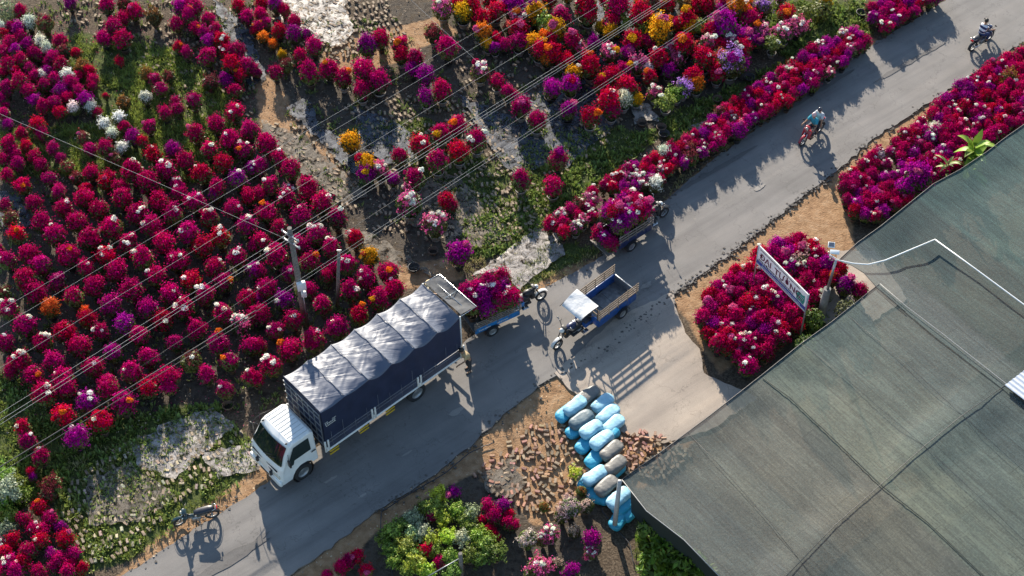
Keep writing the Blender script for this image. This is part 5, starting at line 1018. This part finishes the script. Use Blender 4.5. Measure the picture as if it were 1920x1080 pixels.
def person(loc,rz,J,shirt,trouser,lab,hat=None,helmet=None,z=0):
    """J: joints in local metres (x forward): pelvis chest neck head, and l/r shoulder elbow hand hip knee foot"""
    o=thing('person',loc,rz,lab,'person'); V_=Vector
    pts=[J['pelvis'],J['chest'],J['neck'],J['head']]; rad=[.10,.105,.05,.095]; ed=[(0,1),(1,2),(2,3)]
    top=V_(J['head'])+V_((0,0,.09)); pts.append(tuple(top)); rad.append(.07); ed.append((3,4))
    for s_ in ('l','r'):
        i=len(pts); sh,el,ha,hp,kn,ft=[J[s_+k] for k in ('sh','el','ha','hp','kn','ft')]
        pts+=[sh,el,ha]; rad+=[.058,.042,.032]; ed+=[(1,i),(i,i+1),(i+1,i+2)]
        d=(V_(ha)-V_(el)).normalized(); pr=d.cross(V_((0,0,1))).normalized() if abs(d.z)<.9 else V_((0,1,0)); palm=V_(ha)+d*.06; j=len(pts); pts.append(tuple(palm)); rad.append(.026); ed.append((i+2,j))
        for f_ in range(4):
            k=len(pts); base=palm+pr*(f_-1.5)*.02+d*.03; pts+=[tuple(base),tuple(base+d*.03*(1-.1*abs(f_-1))+V_((0,0,-.012))),tuple(base+d*.045+V_((0,0,-.04)))]; rad+=[.010,.009,.008]; ed+=[(j,k),(k,k+1),(k+1,k+2)]
        k=len(pts); pts+=[tuple(V_(ha)+pr*.035+d*.02),tuple(V_(ha)+pr*.05+d*.055+V_((0,0,-.02)))]; rad+=[.011,.009]; ed+=[(i+2,k),(k,k+1)]
        k=len(pts); toe=V_(ft)+V_((.15,0,-.03)); pts+=[hp,kn,ft,tuple(toe)]; rad+=[.085,.06,.042,.035]; ed+=[(0,k),(k,k+1),(k+1,k+2),(k+2,k+3)]
    skin('body',pts,ed,rad,M['skin'],o,1)
    # shirt
    pl,ch,nk=V_(J['pelvis']),V_(J['chest']),V_(J['neck']); sp=[tuple(pl+V_((0,0,.0))),tuple(pl.lerp(ch,.5)),tuple(ch),tuple(ch.lerp(nk,.7))]; sr=[(.185,.17),(.175,.165),(.20,.18),.10]; se=[(0,1),(1,2),(2,3)]
    for s_ in 'lr':
        k=len(sp); sh,el=V_(J[s_+'sh']),V_(J[s_+'el']); sp+=[tuple(sh),tuple(sh.lerp(el,.8))]; sr+=[.082,.066]; se+=[(2,k),(k,k+1)]
    skin('shirt',sp,se,sr,shirt,o,1)
    sp=[tuple(pl+V_((0,0,.04))),tuple(pl)]; sr=[.15,.165]; se=[(0,1)]
    for s_ in 'lr':
        k=len(sp); sp+=[J[s_+'hp'],J[s_+'kn'],tuple(V_(J[s_+'kn']).lerp(V_(J[s_+'ft']),.85))]; sr+=[.105,.078,.062]; se+=[(1,k),(k,k+1),(k+1,k+2)]
    skin('trousers',sp,se,sr,trouser,o,1)
    hd=V_(J['head'])+V_((0,0,.045))
    b=MB(); b.ell(hd+V_((.0,0,.02)),(.118,.10,.12),0,None,14,10)
    if helmet is None: b=MB(); b.ell(hd+V_((-.02,0,.025)),(.112,.098,.112),0,None,14,10); b.build('hair',M['hair'],o)
    else: 
        b.build('helmet',helmet,o)
    b=MB(); b.ell(hd+V_((.105,0,-.03)),(.02,.014,.022),0,None,6,5); 
    for s_ in (-1,1): b.ell(hd+V_((0,s_*.098,-.02)),(.02,.012,.03),0,None,6,5)
    b.build('face_features',M['skin'],o)
    b=MB()
    for s_ in (-1,1): b.ell(hd+V_((.098,s_*.035,.0)),(.01,.014,.008),0,None,6,4)
    b.build('eyes',M['black'],o)
    b=MB()
    for s_ in 'lr': f_=V_(J[s_+'ft']); b.rbox(f_+V_((.06,0,-.045)),(.26,.10,.07),.025)
    b.build('sandals',M['black'],o)
    if hat: 
        b=MB(); b.lathe([(.215,-.02),(.20,0),(.10,.09),(.01,.15)],20,0,Matrix.Translation(hd+V_((0,0,.07)))); b.build('straw_hat',M['straw'],o)
    o.scale=(.94,)*3
    return o
def stripemat(name,a,c,sc):
    m=bpy.data.materials.new(name); m.use_nodes=True; global N,L,t,tc; t=m.node_tree; N=t.nodes; L=t.links; b=N['Principled BSDF']; tc=N.new('ShaderNodeTexCoord')
    wv=N.new('ShaderNodeTexWave'); wv.bands_direction='Z'; wv.inputs['Scale'].default_value=sc; wv.inputs['Distortion'].default_value=.6; wv.inputs['Detail'].default_value=1; L.new(tc.outputs['Object'],wv.inputs[0])
    L.new(ramp(wv.outputs[0],[(.42,c),(.50,a)]),b.inputs['Base Color']); b.inputs['Roughness'].default_value=.85; return m
def sitting(lean=.12,seat=.80,hx=.0,reach=.5,hh=1.0,knee=.42,footx=.32,footz=.36):
    J={'pelvis':(hx,0,seat+.08),'chest':(hx+lean,0,seat+.42),'neck':(hx+lean+.04,0,seat+.62),'head':(hx+lean+.09,0,seat+.73)}
    for s_,y in (('l',1),('r',-1)):
        J[s_+'sh']=(hx+lean,y*.17,seat+.52); J[s_+'el']=(hx+lean+.20,y*.27,seat+.30); J[s_+'ha']=(hx+reach,y*.30,hh)
        J[s_+'hp']=(hx+.08,y*.10,seat+.04); J[s_+'kn']=(hx+knee,y*.19,seat-.02); J[s_+'ft']=(hx+footx,y*.17,footz)
    return J
def standing(lean=.0,arm=.25,up=.0):
    J={'pelvis':(0,0,.90),'chest':(lean,0,1.25),'neck':(lean*1.3,0,1.44),'head':(lean*1.5,0,1.55)}
    for s_,y in (('l',1),('r',-1)):
        J[s_+'sh']=(lean,y*.18,1.36); J[s_+'el']=(lean+.1,y*.25,1.12+up*.5); J[s_+'ha']=(lean+arm+.12,y*.2,1.02+up)
        J[s_+'hp']=(0,y*.10,.86); J[s_+'kn']=(.03,y*.11,.48); J[s_+'ft']=(-.02+.05*y,y*.12,.08)
    return J
# ---- motorbikes; local origin between the wheels on the ground, +x forwards
def bike(loc,rz,lab,body,seatmat,tilt=0.,wb=1.24,steer=0.):
    o=thing('motorbike',loc,rz,lab,'motorbike'); o.rotation_euler=(tilt,0,rz); h=wb/2
    wheel(o,(-h,0,.29),.29,.09,spokes=12,rimmat='steel'); fw=wheel(o,(h,0,.29),.29,.08,axis=(math.sin(-steer),math.cos(steer),0),spokes=12,rimmat='steel')
    b=MB(); b.rbox((-.02,0,.36),(.38,.24,.22),.05); b.tube([(.1,0,.42),(.24,0,.50)],.08,10); b.build('engine',M['steel'],o)
    b=MB(); b.tube([(-h+.05,.07,.29),(-.1,.08,.34)],.02,6); b.tube([(-h+.05,-.07,.29),(-.1,-.08,.34)],.02,6); b.tube([(-.62,0,.72),(-.1,0,.60),(.18,0,.55),(.38,0,.86)],.035,8)
    for s_ in (-1,1): b.tube([(-h,s_*.09,.30),(-.48,s_*.10,.66)],.02,6)
    b.build('frame',M['chassis'],o)
    b=MB(); b.tube([(.1,-.12,.28),(-.3,-.14,.28),(-.72,-.16,.36)],[.02,.03,.05],8); b.build('exhaust',M['chrome'],o)
    b=MB(); vs=[(-.78,0,.74),(-.40,-.13,.70),(-.40,.13,.70),(-.05,-.12,.60),(-.05,.12,.60),(-.45,-.10,.52),(-.45,.10,.52),(-.05,-.10,.44),(-.05,.10,.44)]
    b.add(vs,[(0,1,5),(0,6,2),(1,3,7,5),(2,6,8,4),(0,2,1),(1,2,4,3),(3,4,8,7)],0,False); b.rbox((.22,0,.56),(.42,.14,.13),.05,0,Matrix.Rotation(R(-12),3,'Y')); b.build('body_cover',body,o)
    b=MB(); b.rbox((.40,.0,.62),(.10,.46,.42),.045,0,Matrix.Rotation(R(-22),3,'Y')); b.build('leg_shield',body,o)
    b=MB()
    for i,(x,w_,z) in enumerate(((-.74,.14,.83),(-.55,.25,.82),(-.30,.27,.79),(-.08,.24,.77),(.05,.12,.76))): pass
    pr=[(-.76,.07,.80),(-.68,.11,.82),(-.52,.135,.82),(-.30,.14,.79),(-.10,.125,.77),(.04,.08,.75)]; vs=[];fs=[]
    for x,w_,z in pr: vs+=[(x,-w_,z-.07),(x,-w_,z-.01),(x,-w_*.7,z+.025),(x,w_*.7,z+.025),(x,w_,z-.01),(x,w_,z-.07)]
    for i in range(5):
        for j in range(6): fs.append((i*6+j,i*6+(j+1)%6,(i+1)*6+(j+1)%6,(i+1)*6+j))
    fs+=[list(range(6)),[30+j for j in range(6)][::-1]]; b.add(vs,fs,0,True); b.build('seat',seatmat,o)
    b=MB(); b.tube([(-.62,-.15,.80),(-.82,-.10,.86),(-.82,.10,.86),(-.62,.15,.80)],.014,6); b.build('grab_rail',M['chrome'],o)
    b=MB(); b.rbox((-.84,0,.76),(.07,.16,.08),.02); b.build('tail_lamp',M['redlamp'],o)
    b=MB()
    for s_ in (-1,1): b.tube([(h,s_*.07,.29),(h-.16,s_*.07,.66)],.022,8)
    b.tube([(h-.16,0,.64),(h-.25,0,.98)],.03,8); b.build('fork',M['chrome'],o)
    for cx,a0,a1,nm in ((h,15,160,'front_mudguard'),(-h,40,190,'rear_mudguard')):
        b=MB(); vs=[];fs=[]
        for k in range(10):
            a=R(a0)+R(a1-a0)*k/9
            for yy in (-.055,0,.055): vs.append((cx+.335*math.cos(a),yy,.29+.335*math.sin(a)-(.015 if yy else 0)))
        for k in range(9):
            for j in range(2): fs.append((3*k+j,3*k+j+1,3*k+j+4,3*k+j+3))
        b.add(vs,fs,0,True); b.build(nm,body if nm[0]=='f' else M['black'],o)
    hx=h-.26
    b=MB(); b.rbox((hx+.03,0,1.0),(.16,.26,.14),.05); b.build('handlebar_cover',body,o)
    b=MB(); b.ell((hx+.12,0,.99),(.05,.08,.065)); b.build('headlight',M['lamp'],o)
    b=MB(); b.tube([(hx-.12,-.33,1.03),(hx,-.15,1.02),(hx,.15,1.02),(hx-.12,.33,1.03)],.013,6); b.build('handlebar',M['black'],o)
    for s_ in (-1,1):
        b=MB(); b.tube([(hx-.03,s_*.22,1.03),(hx+.0,s_*.30,1.22)],.007,5); b.ell((hx-.01,s_*.33,1.26),(.015,.065,.042)); b.build('mirror',M['black'],o)
        b=MB(); b.tube([(.0,s_*.1,.28),(.02,s_*.30,.29)],.016,6); b.build('foot_peg',M['black'],o)
    b=MB(); b.tube([(-.1,.1,.30),(-.15,.26,.02)],.012,6); b.build('side_stand',M['steel'],o); o.scale=(.94,)*3
    return o
def between(a,b_): 
    p,q=P(*a),P(*b_); return (p+q)/2,math.atan2((q-p).y,(q-p).x)
mp_,rz=between((406,968),(333,985)); bike(mp_,rz,'parked black motorbike with long dark seat at the lower left road edge',mat('dark teal paint',(.015,.04,.05),.3,coat=.5),M['seat'],R(-7),steer=.35)
mp_,rz=between((1541,243),(1499,277)); m1=bike(mp_,rz,'red motorbike carrying two people down the road',M['red'],M['seat'])
person(mp_,rz,sitting(.14,.80,-.15,.50,1.03),mat('teal blue shirt',(.03,.27,.36),.85,noise=.1),mat('grey trousers',(.06,.06,.075),.85),'driver in teal blue shirt and pinkish helmet riding the red motorbike',helmet=mat('pinkish helmet',(.55,.36,.36),.3,coat=.5))
person(mp_,rz,sitting(.08,.84,-.50,.32,1.0,.38,.30,.42),mat('pale shirt',(.45,.47,.50),.85,noise=.1),mat('dark trousers',(.03,.03,.04),.85),'passenger in pale shirt sitting behind the driver on the red motorbike',helmet=mat('dark helmet',(.03,.03,.05),.25,coat=.5))
mp_,rz=between((1818,98),(1858,72)); m2_=bike(mp_,rz,'black motorbike ridden away by a person in a striped shirt',mat('dark blue paint',(.02,.03,.08),.3,coat=.5),M['seat'])
person(mp_,rz,sitting(.10,.80,-.2,.52,1.03),stripemat('striped shirt',(.66,.66,.72),(.02,.025,.09),1.5),mat('blue jeans',(.025,.045,.13),.85,noise=.1),'rider in white and navy striped shirt on the black motorbike')
pw=P(878,668,.9); person((pw.x,pw.y,0),R(215),standing(.22,.25,.0),mat('tan shirt',(.42,.32,.18),.85,noise=.12),mat('dark work trousers',(.03,.03,.035),.85),'worker in tan shirt leaning at the rear corner of the truck')
pw=P(803,528,1.62); person((pw.x,pw.y,0),R(-20),standing(.05,.3,.3),mat('cream shirt',(.5,.44,.32),.85,noise=.12),mat('brown trousers',(.07,.05,.04),.85),'worker in straw hat standing on the far side of the truck rear',hat=True)

ordinals()
# ================================================================ POLES, SIGN, WIRES
p=P(573,608,0); o=thing('utility_pole',(p.x,p.y,0),0,'tall weathered utility pole with white meter box standing in the bush field','utility pole')
b=MB(); b.tube([(0,0,-.05),(.01,0,3),(.0,0,5.7)],[.13,.115,.09],12); b.build('pole',M['greywood'],o)
for z,n_ in ((5.35,'crossarm'),(4.95,'crossarm')):
    b=MB(); b.rbox((0,-.10,z),(.9,.06,.07),.01,0,Matrix.Rotation(R(-40),3,'Z')); ca_=b.build(n_,M['steel'],o)
    for k in (-.4,-.15,.15,.4):
        q=Matrix.Rotation(R(-40),3,'Z')@Vector((k,0,0)); b=MB(); b.lathe([(.012,0),(.035,.02),(.03,.05),(.038,.07),(.015,.1)],10,0,Matrix.Translation(q+Vector((0,-.10,z+.03)))); b.build('insulator',M['white'],ca_)
b=MB(); b.rbox((.12,-.16,2.55),(.34,.16,.42),.02,0,Matrix.Rotation(R(20),3,'Z')); bx=b.build('meter_box',M['white'],o)
b=MB(); b.rbox((.16,-.15,2.05),(.2,.12,.3),.02); b.build('small_box',M['offwhite'],o)
b=MB(); b.tube([(.1,-.1,.2),(.11,-.1,2.)],.02,6); b.build('conduit',M['steel'],o)
p=P(632,575,0); q=(Vector(PX((p.x,p.y,3.4)))); o=thing('wooden_post',(p.x,p.y,0),0,'short dark post carrying cables behind the truck','post'); b=MB(); b.tube([(0,0,-.05),(.38,-.02,3.35)],[.075,.06],10); b.build('post',M['greywood'],o); b=MB(); b.rbox((.39,0,3.4),(.2,.05,.05),.01); b.build('cable_bracket',M['steel'],o)
p=P(1152,990,0); o=thing('net_post',(p.x,p.y,0),0,'pale concrete post holding the corner of the lower shade net beside the sacks','post'); top=P(1162,902,3.05)-p
b=MB(); b.tube([(0,0,-.05),(top.x,top.y,3.05)],[.095,.075],12); b.build('post',mat('pale concrete',(.40,.39,.38),.8,noise=.15),o); b=MB(); b.tube([(top.x-.07,top.y,3.0),(top.x+.1,top.y,3.02)],.02,6); b.rbox((top.x,top.y,3.06),(.13,.08,.03),.01); b.build('cap',M['steel'],o)
p=P(1538,595,0); o=thing('net_pole',(p.x,p.y,0),0,'thick grey concrete stub with a slim steel pole and solar lamp beside the sign','lamp pole'); top=P(1568,487,3.45)-p
b=MB(); b.tube([(0,0,-.05),(.05,.02,1.75)],[.17,.145],14); b.build('concrete_stub',M['concrete'],o); b=MB(); b.tube([(.05,.02,1.6),(top.x,top.y,3.45)],[.06,.05],10); b.build('pole',M['steel'],o)
b=MB(); b.tube([(top.x,top.y,3.35),(top.x-.25,top.y+.12,3.5),(top.x-.3,top.y+.2,3.7)],.018,6); b.build('lamp_arm',M['steel'],o)
mx=Matrix.Rotation(R(-10),3,'Z')@Matrix.Rotation(R(18),3,'X')
b=MB(); b.rbox((top.x-.05,top.y+.24,3.62),(.36,.18,.05),.015,0,mx); b.build('lamp_head',M['white'],o); b=MB(); b.rbox((top.x-.15,top.y+.52,3.72),(.26,.24,.03),.01,0,mx); sp_=b.build('solar_panel',M['white'],o); b=MB(); b.box((top.x-.15,top.y+.52,3.74),(.20,.18,.006),0,mx); b.build('solar_cells',mat('solar cells',(.10,.12,.16),.2),sp_)
# sign board
a=P(1408,556,0); c=P(1497,648,0); ZT=3.05; o=thing('roadside_sign',(a.x,a.y,0),0,'white banner sign with dark red lettering and green emblem standing in the flower bed','sign')
d=(c-a); ln=d.length; ux=d.normalized(); ztp=3.1; tl=Vector((0,0,ztp)); 
b=MB(); b.tube([(0,0,-.05),(0,0,ztp+.03)],.03,8); b.build('sign_post',M['steel'],o); b=MB(); b.tube([tuple(d+Vector((0,0,-.05))),tuple(d+Vector((0,0,ztp+.03)))],.035,8); b.build('sign_post',M['steel'],o)
bh=1.0; nr=Vector((ux.y,-ux.x,0)); nr=nr if nr.y<0 else -nr
mx=Matrix((ux,-nr,Vector((0,0,1)))).transposed(); mid_=d/2
b=MB(); b.box(mid_+Vector((0,0,ztp-bh/2)),(ln-.04,.03,bh),0,mx)
sg=bpy.data.materials.new('banner'); sg.use_nodes=True; t=sg.node_tree; N=t.nodes; L=t.links; bb_=N['Principled BSDF']; bb_.inputs['Base Color'].default_value=(.72,.72,.76,1); bb_.inputs['Roughness'].default_value=.5; trn=N.new('ShaderNodeBsdfTranslucent'); trn.inputs[0].default_value=(.8,.8,.86,1); mxs=N.new('ShaderNodeMixShader'); mxs.inputs[0].default_value=.35; L.new(bb_.outputs[0],mxs.inputs[1]); L.new(trn.outputs[0],mxs.inputs[2]); L.new(mxs.outputs[0],N['Material Output'].inputs[0])
board=b.build('board',sg,o)
b=MB()
for z_ in (ztp,ztp-bh): b.box(mid_+Vector((0,0,z_)),(ln,.045,.04),0,mx)
b.build('frame',M['offwhite'],o)
f0=nr*.018
b=MB(); b.box(mid_+f0+Vector((0,0,ztp-bh+.14)),(ln-.06,.004,.22),0,mx); b.build('blue_band',mat('banner blue',(.03,.08,.32),.5),board)
b=MB(); b.box(mid_+f0*1.2+Vector((0,0,ztp-bh+.02+.02)),(ln-.1,.004,.03),0,mx); b.box(mid_+f0*1.2+Vector((0,0,ztp-bh+.26)),(ln-.1,.004,.02),0,mx); b.build('white_stripe',M['white'],board)
b=MB(); gc=d*.885+f0*1.3+Vector((0,0,ztp-.50)); gp=[(-.22,-.25),(-.26,.05),(-.10,.27),(.08,.22),(.2,.30),(.24,.0),(.18,-.28),(.0,-.2)]; b.add([gc+ux*x+Vector((0,0,z)) for x,z in gp],[list(range(8))]); b.build('green_emblem',mat('emblem green',(.02,.28,.22),.5),board)
b=MB()
for k in range(4): b.tube([gc+nr*.006+ux*(-.16+.09*k)+Vector((0,0,-.2+.04*k)),gc+nr*.006+ux*(-.02+.06*k)+Vector((0,0,.16))],.010,4)
b.build('emblem_veins',M['white'],board)
def text(s_,org,size,mt,name,bold=.006,sx=1.):
    cu=bpy.data.curves.new(name,'FONT'); cu.body=s_; cu.size=size; cu.extrude=.002; cu.offset=bold; cu.align_x='LEFT'; ob=bpy.data.objects.new(name,cu); COL.objects.link(ob)
    dg=bpy.context.evaluated_depsgraph_get(); m2=bpy.data.meshes.new_from_object(ob.evaluated_get(dg)); bpy.data.objects.remove(ob); m2.materials.clear(); m2.materials.append(mt); ob=link(name,m2,board)
    X=ux*sx; mm=Matrix.Identity(4)
    for i in range(3): mm[i][0]=X[i]; mm[i][1]=(0,0,1)[i]; mm[i][2]=nr[i]; mm[i][3]=org[i]
    ob.matrix_local=mm; return ob
mr_=mat('dark red lettering',(.10,.01,.04),.5)
text('ĐẠI',ux*.16+f0*1.4+Vector((0,0,ztp-.56)),.42,mr_,'lettering',.008); text('TƯỜNG',ux*1.05+f0*1.4+Vector((0,0,ztp-.58)),.44,mr_,'lettering',.008)
dashes(board,'small_lettering',f0*1.4+Vector((0,0,ztp-.10)),ux,Vector((0,0,1)),[(0,.15,ln-.45,.055)],M['black'],seed=8)
dashes(board,'small_lettering',f0*1.4+Vector((0,0,ztp-.68)),ux,Vector((0,0,1)),[(0,.12,ln-.75,.085)],mat('navy lettering',(.01,.015,.06),.5),seed=9)
dashes(board,'small_lettering',f0*1.5+Vector((0,0,ztp-.87)),ux,Vector((0,0,1)),[(0,.35,ln-.3,.07)],M['white'],seed=10)
# wires
def wire(a,c,z0,z1,r_,mt,lab,sag=.15,cat='power line',ext=1):
    A_=P(*a,z0); B_=P(*c,z1); pts=[]
    for k in range(25): t_=k/24; p=A_.lerp(B_,t_); p.z-=0; pts.append(p)
    b=MB(); b.tube(pts,r_,6); return tag(b.build('power_line' if cat=='power line' else 'cable',mt),lab,cat,'overhead lines crossing the fields')
M['steelwire']=M['wire']
wire((-60,812),(1320,-48),5.5,5.6,0.0060,M['wire'],'uppermost of the three bright power lines crossing on the pole top')
wire((-60,826),(1330,-50),5.5,5.6,0.0068,M['wire'],'middle one of the three bright power lines at the pole top')
wire((-60,834),(1340,-52),5.4,5.5,0.0060,M['wire'],'lowest of the three bright power lines at the pole top')
wire((-40,605),(1080,-50),6.5,6.6,0.0044,M['wire'],'highest thin power line in the picture at the left edge')
wire((-40,637),(1120,-47),6.5,6.6,0.0044,M['wire'],'second thin power line from the top at the left edge')
wire((-40,714),(1200,-36),6.3,6.4,0.0044,M['wire'],'third thin power line from the top above the bright group')
wire((-40,900),(480,582),3.6,3.6,.02,M['darkwire'],'thick dark cable running to the lower left of the short post',cat='cable')
wire((-40,912),(480,590),3.6,3.6,.012,M['darkwire'],'thin dark cable below the thick dark one at lower left',cat='cable')
wire((480,577),(1420,-30),3.6,5.2,0.0048,M['wire'],'upper of the paired cables rising right from the short post',cat='cable')
wire((480,584),(1428,-30),3.6,5.2,0.0048,M['wire'],'lower of the paired cables rising right from the short post',cat='cable')
wire((-40,196),(541,450),6.2,5.2,.0055,M['wire'],'thin wire sloping down from the left edge to the pole top',cat='cable')
wire((260,690),(1000,205),4.4,4.6,.008,M['darkwire'],'very thin line between the bright group and the paired cables',cat='cable')
wire((760,-10),(905,125),3.4,2.6,.006,M['wire'],'short thin wire slanting down at the top of the garden',cat='cable')
# hoses
for pts,lab in (([(258,818),(290,820),(320,795),(360,770),(410,752)],'dark hose lying over the pale film left of the truck'),([(712,1000),(715,960),(760,930),(830,890),(880,850),(925,830)],'black hose along the lower road edge'),([(1120,900),(1130,960),(1180,1020),(1190,1060)],'thin hose on the ground below the pale post'),([(740,1090),(725,1040),(712,1000)],'pale hose end at the bottom edge left of green bed')):
    b=MB(); q=[P(x,y,.05) for x,y in pts]; sm=[]
    for k in range(len(q)-1):
        for u in range(5): sm.append(q[k].lerp(q[k+1],u/5)+Vector((random.gauss(0,.015),random.gauss(0,.015),0)))
    b.tube(sm+[q[-1]],.02,6); tag(b.build('garden_hose',M['darkwire']),lab,'hose')
# two stakes in the green bed
p=P(866,1082,0); b=MB(); b.tube([(0,0,-.05),(0,0,1.6)],.07,10); o=b.build('wooden_stake',M['greywood'],None,p); tag(o,'grey stake standing in the green bed at the bottom edge','stake')
b=MB(); b.tube([P(800,1082,1.2),P(860,1048,1.5)],.02,6); tag(b.build('steel_rod',M['steel']),'pale rod sloping up to the grey stake in the green bed','rod')
print('objects',len(bpy.data.objects),'bushes',NB[0])
